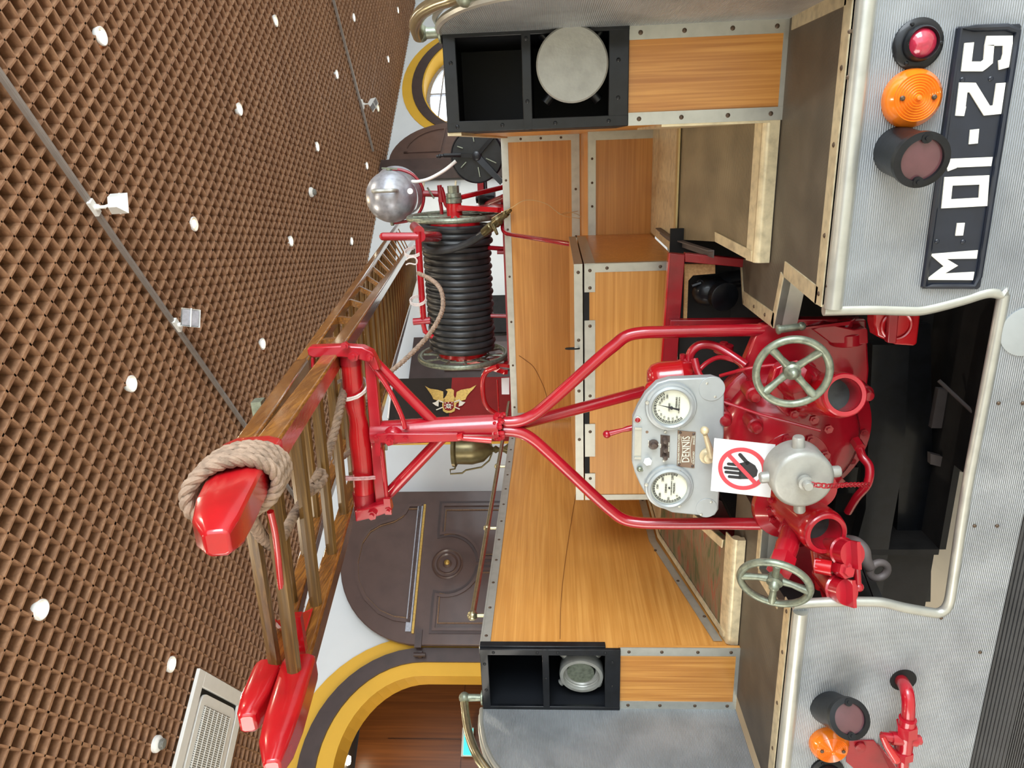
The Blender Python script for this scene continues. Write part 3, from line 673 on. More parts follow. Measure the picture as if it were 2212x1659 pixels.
# ---- teak lined walls
ZT = 1.927
wA = part('side_wall', MB().prism([(-1.64, YP, 1.06), (-1.64, 1.12, 1.20), (-1.64, 2.57, 1.20), (-1.64, 2.57, ZT-.002), (-1.64, YP, ZT-.002)], (-.012, 0, 0)), 'teakY')
wa = MB().box((-1.66, YP, ZT-.004), (-1.632, 2.57, ZT+.002)).prism([(-1.637, YP, ZT), (-1.637, 2.57, ZT), (-1.637, 2.57, ZT-.034), (-1.637, YP, ZT-.034)], (.003, 0, 0))
for p, q in (((YR0+.02, 1.10), (1.12, 1.235)), ((1.12, 1.235), (1.66, 1.235))): wa.prism([(-1.637, p[0], p[1]), (-1.637, q[0], q[1]), (-1.637, q[0], q[1]+.03), (-1.637, p[0], p[1]+.03)], (.003, 0, 0))
sub('edge_strip', wa, 'alu', wA)
sc = MB(); screws(sc, [(-1.634, YP+.06+k*.16, ZT-.017) for k in range(13)]+[(-1.634, .6+k*.22, 1.135+k*.057 if k < 3 else 1.25) for k in range(5)], .006, (1, 0, 0)); sub('screws', sc, 'screw', wA)
seam = smooth([PX(x, y, -1.6365) for x, y in ((1243, 1068), (1236, 1110), (1228, 1160), (1218, 1230), (1211, 1300), (1209, 1380))], 4); bm = MB()
for p, q in zip(seam, seam[1:]): bm.prism([p, q, q+V((0, 0, -.0022)), p+V((0, 0, -.0022))], (.0006, 0, 0))
sub('laminate_seam', bm, 'seam', wA)
wB = part('right_side_wall', MB().box((.03, YP, 1.06), (.042, 2.57, ZT)), 'teakY')
sb_ = MB().box((.022, YP+.0, ZT-.035), (.03, 2.55, ZT+.002)).box((.024, YP, 1.06), (.03, 1.0, 1.36)); sub('edge_strip', sb_, 'alu_warm', wB)
part('outer_side_skin', MB().box((XL-.075, YP+.37, .55), (XL-.060, 5.4, ZT)).box((XR+.0, YP+.02, .55), (XR+.015, 5.4, ZT)).box((-1.89, YP+.37, ZT-.012), (-1.66, 2.57, ZT-.002)).box((.045, YP+.36, ZT-.012), (XR, 2.57, ZT-.002)), 'red')
YB = 2.55
bk = part('front_wall', MB().box((-1.64, YB, 1.2), (.03, YB+.012, ZT)), 'teakX')
b2 = MB().box((-1.64, YB-.004, ZT-.036), (.03, YB+.016, ZT+.002)).box((-1.64, YB-.003, 1.50), (.03, YB, 1.545)).box((.0, YB-.003, 1.5), (.03, YB, ZT-.036)).box((-1.62, YB-.003, 1.545), (-1.59, YB, ZT-.036)); sub('edge_strip', b2, 'alu', bk)
sc = MB(); screws(sc, [(-1.55+k*.27, YB-.003, ZT-.018) for k in range(6)]+[(-1.3+k*.26, YB-.003, 1.522) for k in range(5)]+[(.015, YB-.003, 1.6+k*.11) for k in range(3)], .007); sub('screws', sc, 'screw', bk)
ck = smooth(PY([(1121, 768), (1135, 778), (1152, 792), (1165, 815), (1176, 840), (1182, 862)], YB-.001), 4); sub('laminate_crack', MB().tube(ck, .0022, 5), 'seam', bk)
bn_ = part('locker_bench', MB().box((-1.64, 1.66, 1.2), (.03, YB, 1.492)), 'teakX')
b3 = MB().box((-1.64, 1.655, 1.462), (.03, 1.70, 1.495)).box((-.005, 1.655, 1.2), (.03, 1.66, 1.462)); sub('edge_strip', b3, 'alu', bn_)
sc = MB(); screws(sc, [(-.28+k*.1, 1.655, 1.478) for k in range(3)], .0055); sub('screws', sc, 'screw', bn_)
# ---- the teak box over the pump
YL = .862; XB, XE = -.405, -1.30
bx = part('locker_box', MB().box((XE, YL, 1.225), (XB, 1.655, 1.545)), 'teakX')
lid = sub('lid', MB().box((XE, YL-.002, 1.553), (XB, 1.60, 1.582)), 'teakX', bx)
sl = MB().box((XE, YL-.005, 1.553), (XB, YL-.002, 1.5825)).box((XB, YL-.004, 1.553), (XB+.003, 1.6, 1.5825)); sub('lid_strip', sl, 'alu', bx)
s2 = MB()
for x0, x1 in ((XB, -.50), (-.60, -.92), (-.99, -1.12), (-1.19, -1.30)): s2.box((x1, YL-.004, 1.510), (x0, YL, 1.547))
s2.box((XB, YL, 1.51), (XB+.003, 1.6, 1.547)); s2.box((XB-.026, YL-.004, 1.225), (XB, YL, 1.51)); s2.box((XE, YL-.004, 1.225), (XE+.02, YL, 1.51)); s2.box((XB-.003, YL-.003, 1.225), (XB+.003, YL+.02, 1.51))
sub('edge_strip', s2, 'alu', bx)
sub('slot', MB().box((XE+.03, YL-.0015, 1.53), (XB-.03, YL, 1.549)), 'gap', bx)
sc = MB(); screws(sc, [(x, YL-.004, 1.528) for x in (-.425, -.485, -.62, -.75, -.88, -1.02, -1.21, -1.28)]+[(x, YL-.005, 1.568) for x in (-.43, -.67, -.86, -1.05, -1.25)]+[(XB-.013, YL-.004, 1.47), (XB-.013, YL-.004, 1.29)], .006); sub('screws', sc, 'screw', bx)
sub('ring_pull', MB().torus((-.70, YL-.006, 1.59), (1, .2, 0), .024, .003, 20, 6), 'gap', bx)
# ---- corner pillars, black stowage boxes
def pillar(x0, x1, nm):
    p = part(nm, MB().box((x0, YP, ZS), (x1, YP+.012, 1.455)), 'teakZ')
    s = MB().box((x0, YP-.003, ZS), (x0+.032, YP, 1.449)).box((x1-.032, YP-.003, ZS), (x1, YP, 1.449)).box((x0, YP-.002, ZS+.0), (x1, YP, ZS+.012))
    sub('edge_strip', s, 'alu', p); sc = MB(); screws(sc, [(x, YP-.003, z) for x in (x0+.016, x1-.016) for z in (1.08, 1.19, 1.31, 1.42)], .006); sub('screws', sc, 'screw', p)
    return p
pillar(.03, XR, 'corner_pillar'); pillar(-1.888, -1.632, 'corner_pillar')
def stow(x0, x1):
    yf = YP-.012; z0, z1 = 1.449, ZT; t = .028
    bm = MB()
    for a, b in (((x0, z0), (x1, z0+.052)), ((x0, z1-.034), (x1, z1)), ((x0, z0), (x0+t, z1)), ((x1-t*.4, z0), (x1, z1)), ((x0, 1.70), (x1, 1.724))): bm.box((a[0], yf, a[1]), (b[0], yf+.012, b[1]))
    o = part('stowage_box', bm, 'black', bevel=.002)
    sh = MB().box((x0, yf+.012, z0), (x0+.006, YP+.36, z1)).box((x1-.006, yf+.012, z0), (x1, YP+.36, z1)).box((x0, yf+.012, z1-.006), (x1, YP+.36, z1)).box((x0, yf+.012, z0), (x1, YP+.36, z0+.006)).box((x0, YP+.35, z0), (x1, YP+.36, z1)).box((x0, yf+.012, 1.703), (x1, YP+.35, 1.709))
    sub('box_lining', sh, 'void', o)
    sc = MB(); screws(sc, [(x, yf, z) for x, z in ((x0+.014, 1.5), (x0+.014, 1.64), (x0+.014, 1.78), (x0+.014, 1.9), ((x0+x1)/2+.05, 1.908), ((x0+x1)/2-.05, 1.712), ((x0+x1)/2+.04, 1.476), ((x0+x1)/2-.05, 1.476), (x1-.02, 1.712))], .0055)
    sub('rivets', sc, 'black', o); return o  # the frame fixings are screws with black heads
stow(.03, XR+.002)
# mirrored on the left: wide frame bar towards the middle
def stow_l(x0, x1):
    yf = YP-.012; z0, z1 = 1.449, ZT; bm = MB()
    for a, b in (((x0, z0), (x1, z0+.052)), ((x0, z1-.028), (x1, z1)), ((x1-.024, z0), (x1, z1)), ((x0, z0), (x0+.014, z1)), ((x0, 1.692), (x1, 1.714))): bm.box((a[0], yf, a[1]), (b[0], yf+.012, b[1]))
    bm.box((x1-.004, yf+.012, z0+.05), (x1+.004, YP+.025, z1))
    o = part('stowage_box', bm, 'black', bevel=.002)
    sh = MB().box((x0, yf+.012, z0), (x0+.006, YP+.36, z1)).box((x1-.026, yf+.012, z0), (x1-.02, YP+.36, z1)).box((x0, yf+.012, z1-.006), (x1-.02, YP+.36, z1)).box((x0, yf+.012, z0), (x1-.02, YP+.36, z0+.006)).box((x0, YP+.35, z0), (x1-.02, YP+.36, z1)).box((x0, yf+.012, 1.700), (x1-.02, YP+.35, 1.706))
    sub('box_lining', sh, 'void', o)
    sc = MB(); screws(sc, [(x, yf, z) for x, z in ((x1-.012, 1.88), (x1-.012, 1.73), (x1-.012, 1.66), (x1-.012, 1.5), (x1-.06, 1.912), (x1-.17, 1.912), (x1-.12, 1.703), (x1-.05, 1.476), (x1-.15, 1.476))], .0055)
    sub('rivets', sc, 'black', o)  # black headed screws here too
stow_l(-1.888, -1.634)
# ---- ribbed side wings
def wing(X, prof, xo):
    o = part('side_wing', MB().prism([(X, YP, ZS)]+[(X, y, z) for y, z in prof]+[(X, .0, ZS)], (xo, 0, 0)), 'rib', angle=20)
    m = MB(); pr = smooth([V((X+xo*.4, y-.004, z+.004)) for y, z in prof]+[V((X+xo*.4, -.012, 1.55)), V((X+xo*.4, -.008, 1.25)), V((X+xo*.4, -.004, ZS))], 4)
    m.tube(pr, .010, 8).tube([p+V((xo*1.0, -.008, .006)) for p in pr], .008, 8); sub('wing_edging', m, 'alu', o)
    return o
wr_ = wing(XR, [(.43, 1.927), (.36, 1.921), (.285, 1.905), (.2, 1.878), (.107, 1.834), (.04, 1.785), (-.003, 1.735), (-.012, 1.68)], .02)
wl_ = wing(XL-.057, [(.43, 1.927), (.36, 1.921), (.27, 1.9), (.2, 1.868), (.13, 1.815), (.06, 1.74), (.01, 1.65), (-.012, 1.58)], -.02)
part('rear_corner_post', MB().box((XR, -.0, .55), (XR+.02, .43, ZS)).box((XL-.077, .0, .55), (XL-.0, .018, ZS)), 'rib')
# ---- grab handles
def grab(name, pts, r, post, base):
    t = MB().tube(smooth(pts, 6), r, 14); o = part('grab_handle', t, 'brass')
    b = MB().tube([post, base], [r*.9, r*.8], 14); b.lathe(base, (0, 0, 1), [(r*1.7, 0), (r*1.7, .005), (r, .008)], 16); b.sphere(post, r*1.35, 14); sub('handle_socket', b, 'galv', o)
    return o
grab('r', [P(905, 78, .43), P(898, 52, .36), P(912, 26, .26), P(945, 6, .16), P(985, -8, .08), P(1030, -30, .02)], .0165, P(908, 72, .43), P(953, 70, .43))
grab('l', [P(1003, 1512, .43), P(1006, 1545, .36), P(1014, 1590, .25), P(1032, 1635, .15), P(1065, 1680, .08)], .0145, P(1003, 1507, .43), P(1043, 1507, .43))
kn = part('handle_ferrule', MB().sphere(P(1004, -6, .06), .02, 14, (1, 1, 1)), 'galv')
# long handrail on the left edge
hr = part('side_handrail', MB().tube(smooth([(-1.75, .75, 1.993), (-1.75, 1.43, 1.991), (-1.745, 2.1, 1.988), (-1.74, 2.7, 1.985), (-1.72, 3.1, 1.98)], 4), .0115, 12), 'brass')
hb = MB()
for y in (.76, 1.43, 2.12): hb.sphere((-1.75, y, 1.993), .021 if y < 1 else .018, 14).cyl((-1.75, y, 1.993), (-1.75, y, ZT-.005), .008, 10)
sub('rail_stanchion', hb, 'brass', hr)
# ---- number plate
pl = part('number_plate', MB().prism(PY([(2069, 57), (2203, 51), (2207, 56), (2118, 620), (2112, 625), (1993, 624), (1989, 619), (2065, 62)], -.003), (0, .003, 0)), 'plate_black', bevel=.002)
rm = MB().tube(resample(smooth(PY([(2072, 62), (2200, 57), (2112, 618), (1996, 618)], -.006), 1, True), .03), .0065, 8, True); sub('plate_rim', rm, 'plate_black', pl)
g = MB(); off = (0, -.003, 0); Yp = -.0035; wd = .0178; z5 = 5.53
def gl(o, s, pts, closed=False, w_=wd): stroke(g, PY(zz(o, s, pts), Yp), w_, off, closed)
gl((1812, 0), z5, [(1550, 512), (1515, 795), (1700, 795), (1735, 770), (1775, 735), (1790, 540), (1800, 490), (2010, 488), (2006, 640), (1975, 760), (1900, 780)])
gl((1812, 0), z5, [(1500, 1330), (1445, 1328), (1478, 1045), (1590, 1047), (1760, 1322), (1882, 1310), (1928, 992)])
q7 = 6.9125
gl((1892, 260), q7, [(1465, 135), (1445, 350)], w_=.0172)
gl((1892, 260), q7, [(1130, 735), (1110, 640), (1722, 614)])
gl((1892, 260), q7, [(1075, 910), (1612, 888), (1590, 1215), (1040, 1245)], True)
gl((1892, 420), q7, [(1262, 425), (1235, 612)], w_=.0155)
gl((1892, 420), q7, [(1504, 893), (922, 925), (1110, 1065), (880, 1225), (1450, 1215)])
sub('registration_letters', g, 'white', pl)
sc = MB(); screws(sc, [P(1892+a/q7, 420+b/q7, -.003) for a, b in ((912, 700), (1300, 705))]+[P(2079, 172, -.003), P(2140, 170, -.003)], .005); sub('rivets', sc, 'plate_black', pl)
# ---- lamps
def reflector(px, r):
    c = P(*px, 0); o = part('rear_reflector', MB().lathe(c, (0, -1, 0), [(r, 0), (r, .006), (r*.82, .012), (r*.7, .012), (r*.66, .026), (r*.6, .03), (r*.56, .026), (r*.55, .01)], 36, False), 'black')
    sub('reflector_lens', MB().lathe(c, (0, -1, 0), [(r*.56, .0), (r*.56, .022), (r*.4, .03), (r*.2, .034), (.001, .035)], 28), 'redlens', o)
    sc = MB(); screws(sc, [c+V((math.cos(a)*r*.84, -.011, math.sin(a)*r*.84)) for a in (.5, 2.6, 4.7)], .004); sub('rivets', sc, 'black', o)
def indicator(px, r):
    c = P(*px, 0); r *= .95; prof = [(r, 0), (r, .008), (r*.93, .02), (r*.8, .028)]
    k = 9
    for i in range(k): q = .78*(1-i/k); prof += [(r*q, .030+.006*(i/k)), (r*(q-.04), .0275+.006*(i/k))]
    prof += [(r*.1, .036), (r*.08, .04), (.001, .041)]
    o = part('indicator_lamp', MB().lathe(c, (0, -1, 0), prof, 40), 'amber'); sc = MB()
    screws(sc, [c+V((0, -.033, r*.52)), c+V((0, -.033, -r*.55))], .005); sub('screws', sc, 'screw', o)
def barrel(base, face, r0, r1, dl):
    a = P(*base, 0); b = P(*face, -dl); d = (b-a).normalized(); L_ = (b-a).length
    o = part('tail_lamp', MB().lathe(a, d, [(r0, -.01), (r0, 0), (r1*.97, L_*.8), (r1, L_*.86), (r1*1.06, L_*.88), (r1*1.06, L_), (r1*.8, L_+.002), (r1*.78, L_-.006)], 36, False), 'black')
    e = MB().lathe(a, d, [(r1*.8, L_-.012), (r1*.8, L_-.005), (r1*.5, L_-.003), (.001, L_-.002)], 32); sub('tail_lamp_lens', e, 'mauve', o)
    u = V((0, 0, 1)).cross(d).normalized(); tb = MB()
    for s in (-1, 1): tb.lathe(b+u*s*r1*.82, d, [(r1*.2, -.004), (r1*.2, .003), (r1*.08, .003), (r1*.08, .006), (.001, .006)], 12)
    sub('lens_clip', tb, 'black', o)
reflector((1981, 96), .048); indicator((1966, 213), .060); barrel((1938, 326), (1992, 346), .048, .050, .11)
barrel((1788, 1528), (1836, 1553), .046, .048, .115); indicator((1789, 1603), .056); reflector((1786, 1664), .046)
# ---- bracket and drain cock at the lower left
br = part('towing_bracket', MB().prism(PY([(1829, 1601), (1888, 1600), (1898, 1612), (1930, 1659), (1935, 1690), (1880, 1690), (1828, 1646)], -.004), (0, .004, 0)).prism([P(1895, 1606, -.004), P(1935, 1690, -.004), P(1960, 1690, -.10), P(1910, 1625, -.07)], (.004, 0, 0)), 'dred', bevel=.002)
screws_ = MB().lathe(P(1858, 1612, -.006), (0, -1, 0), [(.014, 0), (.014, .006), (.001, .009)], 16); sub('rivet', screws_, 'dred', br)
dc = part('drain_pipe', MB().tube(smooth([P(1944, 1466, .06), P(1947, 1470, .0), P(1958, 1490, -.06), P(1962, 1520, -.08), P(1961, 1558, -.085)], 5), .0165, 16), 'red')
sub('pipe_hole', MB().lathe(P(1951, 1469, 0), (0, -1, 0), [(.034, -.0005), (.034, .0006), (.001, .0006)], 30), 'gap', rear)
va = MB(); Yv = -.088
va.tube([P(1961, 1552, Yv), P(1959, 1566, Yv)], .021, 16).tube([P(1959, 1564, Yv), P(1958, 1586, Yv)], .026, 6).tube([P(1957, 1586, Yv), P(1953, 1625, Yv)], .020, 16).tube([P(1952, 1620, Yv), P(1951, 1635, Yv)], .024, 6).tube([P(1951, 1630, Yv), P(1948, 1700, Yv)], .015, 14)
va.tube([P(1925, 1594, Yv), P(1978, 1598, Yv)], .017, 16).tube([P(1905, 1592, Yv), P(1930, 1594, Yv)], .013, 12).tube([P(1977, 1598, Yv), P(1989, 1598, Yv)], .012, 6)
vv = sub('drain_cock', va, 'red', dc)
sub('cock_lever', MB().tube([P(1906, 1590, Yv-.02), P(1915, 1610, Yv-.025), P(1934, 1638, Yv-.025)], [.007, .009, .013], 12).sphere(P(1934, 1639, Yv-.025), .013, 12), 'red2', dc)

# ---- dark box added to stop stray light, and the beams seen through the opening
ub = part('underbody', MB().box((-1.3, .95, .42), (-.25, .97, 1.2)).box((-1.32, .50, .42), (-1.30, .95, 1.03)).box((-1.32, .02, .72), (-1.30, .52, 1.03)).box((-1.8, .56, .40), (-1.3, .58, 1.0)).box((-.27, .02, .62), (-.25, .95, 1.03)).box((-1.3, .75, .42), (-.25, .77, .66)), 'dark')
xb = MB(); xb.prism([P(1885, 745, .5), P(1965, 745, .5), P(1952, 1000, .5), P(1925, 1150, .5), P(1905, 1290, .5), P(1820, 1290, .5), P(1870, 1100, .5), P(1878, 900, .5)], (0, .05, 0))
xb.prism([P(1960, 700, .62), P(2010, 700, .62), P(2015, 1050, .62), P(2010, 1300, .62), P(1930, 1300, .62), P(1945, 1000, .62)], (0, .04, 0))
sub('cross_member', xb, 'black', ub)
sub('bracket', MB().prism([P(2010, 980, .58), P(2085, 1000, .55), P(2080, 1020, .55), P(2010, 1003, .58)], (0, .02, 0)).prism([P(2027, 840, .6), P(2050, 842, .6), P(2042, 925, .6), P(2012, 925, .6)], (0, .02, 0)).tube([P(2028, 822, .55), P(2112, 900, .45)], .006, 8), 'hook', ub)
sub('angle_bar', MB().prism([P(1850, 1190, .3), P(1862, 1188, .3), P(1915, 1310, .12), P(1895, 1310, .12)], (0, .02, 0)), 'black', ub)
for sx in (-1.62, .06):
    wh = MB().lathe((sx-.12, 1.9, .48), (1, 0, 0), [(.2, 0), (.3, -.0), (.42, 0), (.47, .03), (.48, .06), (.48, .18), (.47, .21), (.42, .24), (.3, .24), (.2, .2)], 40)
    o = part('road_wheel', wh, 'rubber'); sub('wheel_hub', MB().lathe((sx-.1, 1.9, .48), (1, 0, 0), [(.27, 0), (.27, .2), (.1, .2), (.001, .22)], 32), 'red', o)
part('undertray', MB().box((-1.0, .03, .40), (-.27, .95, .42)).box((-1.3, .50, .40), (-1.0, .95, .42)).box((-1.9, .56, .40), (-1.3, .95, .42)).box((-1.02, .03, .42), (-1.0, .3, .44)), 'dark')  # added dark sheets blocking the bright floor, gap left for a lit patch
part('chassis_rail', MB().box((-1.2, .7, .62), (-1.1, 5.6, .74)).box((-.45, .7, .62), (-.35, 5.6, .74)).box((-1.6, 1.85, .44), (.05, 1.95, .52)), 'black')
# ---- red angle frame with the covered valve behind it
YF = .72
fb = MB()
def bar(p, q, w_, d=.03, Y=YF):          # upright flat bar between pixel edges
    fb.prism([P(*c, Y) for c in (p[0], p[1], q[1], q[0])], (0, d, 0))
bar(((1447, 547), (1480, 550)), ((1430, 790), (1462, 790)), 0)
bar(((1480, 547), (1480, 566)), ((1612, 560), (1606, 578)), 0)
bar(((1448, 692), (1448, 714)), ((1650, 690), (1625, 712)), 0, Y=YF-.03)
ff = part('valve_frame', fb, 'dred', bevel=.002); fb = MB(); bar(((1445, 547), (1448, 547)), ((1427, 790), (1431, 790)), 0, Y=YF-.004); sub('frame_flange', fb, 'red2', ff)
sub('frame_bolt', MB().hexnut(P(1461, 706, YF-.03), (0, -1, 0), .011, .008), 'dred', ff)
sub('pivot_disc', MB().lathe(P(1563, 752, .62), (1, 0, 0), [(.02, -.02), (.03, -.012), (.03, .01), (.012, .012), (.012, .02)], 24), 'dred', ff)
pw = part('plywood_surround', MB().prism([P(a, b, YF+.04) for a, b in ((1480, 571), (1545, 571), (1545, 591), (1497, 595), (1487, 606), (1484, 690), (1477, 690))], (0, .012, 0)), 'ply')
part('valve_well', MB().box((-.62, YF+.2, 1.03), (-.3, YF+.21, 1.25)), 'gap')
vc = part('covered_valve', MB().lathe(P(1566, 642, YF+.04), P(1566, 642, YF+.04)-P(1530, 622, YF+.16), [(.04, -.14), (.05, -.08), (.042, -.03), (.048, -.028), (.048, 0), (.044, .002), (.001, .002)], 28), 'black')
sub('valve_body', MB().sphere(P(1530, 630, YF+.1), .05, 18, (1, .9, 1.1)).tube([P(1528, 612, YF+.1), P(1512, 612, YF+.08), P(1495, 618, YF+.08)], .008, 8).torus(P(1513, 611, YF+.08), (0, 1, 0), .009, .004, 14, 6).tube([P(1545, 620, YF+.12), P(1575, 605, YF+.14), P(1610, 600, YF+.14)], .03, 14), 'black', vc)

# ================================================================ PUMP
c = P(1712, 938, .42)
pm = MB()
pm.lathe((c.x, .45, c.z), (0, -1, 0), [(.001, -.06), (.235, -.06), (.24, -.05), (.24, 0), (.232, .006), (.0, .006)], 56)
pm.lathe((c.x-.0, .44, c.z+.01), (0, -1, 0), [(.20, 0), (.2, .03), (.19, .06), (.17, .085), (.12, .11), (.001, .12)], 48)
pump = part('pump_casing', pm, 'red')
vo = MB(); ctr = V((c.x, .40, c.z+.0)); pts = []; rad = []
for i in range(30):
    a = math.radians(-60+i*10); R_ = .135+.02*i/29; pts.append(ctr+V((math.cos(a)*R_, 0, math.sin(a)*R_))); rad.append(.035+.022*i/29)
vo.tube(pts, rad, 18); sub('volute', vo, 'red', pump)
up_ = MB().prism([P(1872, 690, .40), P(1720, 690, .40), P(1640, 705, .44), P(1600, 800, .44), P(1690, 900, .42), P(1870, 880, .42), P(1878, 800, .41)], (0, .04, 0)); sub('end_plate', up_, 'red', pump, bevel=.006)
bz = MB()
for i in range(14):
    a = 2*PI*i/14+.2; q = V((c.x+math.cos(a)*.216, .444, c.z+math.sin(a)*.216)); bz.hexnut(q, (0, -1, 0), .011, .008)
for x, y in ((1628, 853), (1565, 905), (1632, 920), (1870, 850)): bz.lathe(P(x, y, .30), (0, -1, 0), [(.022, -.06), (.022, .0), (.017, .003), (.016, .02), (.012, .026), (.001, .028)], 20)
sub('casing_bolts', bz, 'dred', pump)
# top dome and connecting pieces behind the gauge panel
dm = part('priming_vessel', MB().lathe(P(1398, 822, .44), (P(1475, 815, .44)-P(1398, 822, .44)), [(.001, -.002), (.03, .002), (.046, .015), (.052, .035), (.052, .09), (.055, .1), (.04, .13)], 32), 'red2')
sub('vessel_knob', MB().sphere(P(1410, 840, .38), .024, 18), 'red2', dm)
gn = part('cooling_pipe', MB().tube(smooth([P(1488, 800, .47), P(1489, 775, .47), P(1496, 757, .47), P(1515, 745, .47), P(1545, 748, .47), P(1580, 768, .45), P(1612, 790, .42)], 5), .0135, 14), 'red')
sub('pipe_union', MB().tube([P(1473, 785, .47), P(1500, 783, .47)], .016, 6).tube([P(1486, 795, .47), P(1487, 830, .47)], .013, 14).tube([P(1474, 765, .47), P(1474, 790, .47)], .008, 12), 'red', gn)
part('drain_pipe_small', MB().tube(smooth([P(1500, 812, .4), P(1525, 785, .42), P(1555, 772, .44), P(1590, 780, .44)], 4), .007, 10).tube(smooth([P(1500, 775, .4), P(1510, 810, .38), P(1530, 830, .36)], 3), .011, 12).tube(smooth([P(1555, 812, .38), P(1620, 795, .34), P(1700, 785, .33)], 3), .005, 8).tube([P(1563, 868, .3), P(1640, 895, .27), P(1772, 930, .24)], .0042, 8), 'red')
# bearing arm, tap with bar at upper right
pv = part('foot_valve', MB().prism(PY([(1755, 712), (1795, 742), (1860, 744), (1876, 742), (1875, 712), (1868, 708), (1845, 712), (1790, 700)], .36), (0, .09, 0)).lathe(P(1828, 716, .40), (P(1828, 690, .40)-P(1828, 716, .40)), [(.045, -.035), (.045, .0), (.03, .003), (.018, .008), (.017, .03), (.024, .032), (.024, .038), (.001, .04)], 28), 'red', bevel=.003)
sub('valve_lever', MB().prism([P(1838, 694, .36), P(1836, 702, .36), P(1738, 711, .34), P(1738, 707, .34)], (0, .012, 0)), 'red', pv)
sub('lever_grip', MB().tube([P(1681, 712, .28), P(1732, 705, .28)], [.0105, .0095], 16).sphere(P(1731, 705, .28), .012, 12).lathe(P(1681, 712, .28), (P(1681, 712, .28)-P(1732, 705, .28)), [(.013, -.004), (.013, .002), (.009, .005), (.001, .005)], 16), 'galv', pv)
rc2 = part('strainer_cover', MB().prism(PY([(1890, 672), (1988, 672), (1990, 676), (1982, 742), (1976, 748), (1936, 745), (1895, 727), (1889, 700)], .22), (0, .05, 0)), 'red2', bevel=.006)
sub('cover_bar', MB().prism(PY([(1921, 672), (1943, 672), (1937, 743), (1917, 741)], .20), (0, .02, 0)), 'dred', rc2, bevel=.003)
sub('cover_disc', MB().torus(P(1937, 703, .218), (0, 1, 0), .036, .005, 32, 8), 'red2', rc2)
# suction inlet with blank cap
sI = P(1722, 1010, .30)
sn = part('suction_inlet', MB().lathe((sI.x, .36, sI.z), (0, -1, 0), [(.105, 0), (.105, .03), (.1, .036), (.07, .04), (.068, .13), (.06, .2)], 44), 'red')
bz = MB()
for i in range(8): a = 2*PI*i/8+.35; bz.hexnut((sI.x+math.cos(a)*.087, .325, sI.z+math.sin(a)*.087), (0, -1, 0), .014, .012)
sub('flange_bolts', bz, 'red', sn)
cc = P(1736, 1039, .02)
cap = part('suction_cap', MB().lathe(cc, (0, -1, 0), [(.071, -.085), (.076, -.08), (.076, -.01), (.070, -.002), (.064, 0), (.001, .003)], 48), 'silver_cap')
lg = MB()
for px in ((1728, 950), (1815, 1022), (1648, 1036), (1730, 1107)):
    e = P(*px, .045); d = (e-(cc+V((0, .04, 0)))).normalized(); d.y *= .3; lg.lathe(cc+V((0, .04, 0))+d*.06, d, [(.02, 0), (.016, .012), (.0145, .02), (.0145, (e-cc).length-.062), (.012, (e-cc).length-.058), (.001, (e-cc).length-.058)], 18)
sub('cap_lug', lg, 'silver_cap', cap)
kb = P(1741, 1044, .0); sub('cap_boss', MB().lathe(kb, (0, -1, 0), [(.018, -.01), (.018, .003), (.012, .005), (.012, .018), (.010, .021), (.001, .021)], 24), 'silver_cap', cap)
chp = resample(smooth([kb+V((.004, -.012, -.004)), P(1790, 1050, -.01), P(1835, 1047, .06), P(1877, 1047, .16)], 8), .0135); chn = MB()
for i, (a, b) in enumerate(zip(chp, chp[1:])):
    m = (a+b)/2; d = (b-a).normalized(); s = d.cross(V((0, 1, 0) if i % 2 else (0, .3, 1))).normalized(); L_ = .0095; r_ = .0052
    chn.tube([m+d*L_*math.cos(t)*1.0+s*r_*math.sin(t) for t in [2*PI*k/12 for k in range(12)]], .0019, 6, True)
sub('cap_chain', chn, 'dred', cap)
# outlets with handwheels
def outlet(mouth, tail, ym, yt, r, mid=None):
    a = P(*tail, yt); b = P(*mouth, ym); pts = [a, b] if mid is None else smooth([a, P(*mid[:2], mid[2]), b], 6)
    d = (pts[-1]-pts[-2]).normalized()
    o = part('delivery_outlet', MB().tube(pts, [r*1.12]*(len(pts)-1)+[r*.98], 30, cap=False), 'red2')
    L_ = .045
    sub('outlet_collar', MB().lathe(b-d*L_, d, [(r*.9, -.004), (r*1.08, 0), (r*1.1, .01), (r*1.02, .013), (r*1.02, .038), (r*1.06, .041), (r*1.04, L_+.004), (r*.98, L_+.007), (r*.80, L_+.006), (r*.78, L_-.0), (r*.76, -.02)], 40, False), 'red', o)
    sub('outlet_bore', MB().lathe(b-d*.055, d, [(r*.86, 0), (r*.8, .05), (r*.78, .058)], 36, False).lathe(b-d*.06, d, [(r*.86, 0), (.001, .001)], 36), 'bore', o)
    return o, d
o1_, d1_ = outlet((1823, 853), (1700, 838), .10, .36, .052, (1755, 850, .28))
fr_ = MB().prism(PY([(1662, 838), (1675, 795), (1700, 785), (1750, 815), (1780, 845), (1770, 878), (1745, 900), (1700, 900), (1668, 870)], .30), (0, .04, 0)); sub('outlet_flange', fr_, 'red', o1_, bevel=.004)
bz = MB()
for x, y in ((1714, 893), (1757, 905), (1750, 791), (1788, 925)): bz.hexnut(P(x, y, .29), (0, -1, 0), .013, .01)
sub('flange_bolts', bz, 'red', o1_)
o2_, d2_ = outlet((1783, 1152), (1688, 1070), .08, .34, .054, (1735, 1112, .2))
bz = MB()
for x, y in ((1664, 1078), (1659, 1100), (1668, 1122)): bz.hexnut(P(x, y, .27), (0, -1, 0), .010, .008)
sub('flange_bolts', bz, 'red', o2_); sub('outlet_flange', MB().lathe(P(1690, 1095, .32), P(1760, 1140, .12)-P(1690, 1095, .32), [(.085, -.02), (.088, -.012), (.088, .012), (.082, .018), (.06, .04)], 40), 'red', o2_)
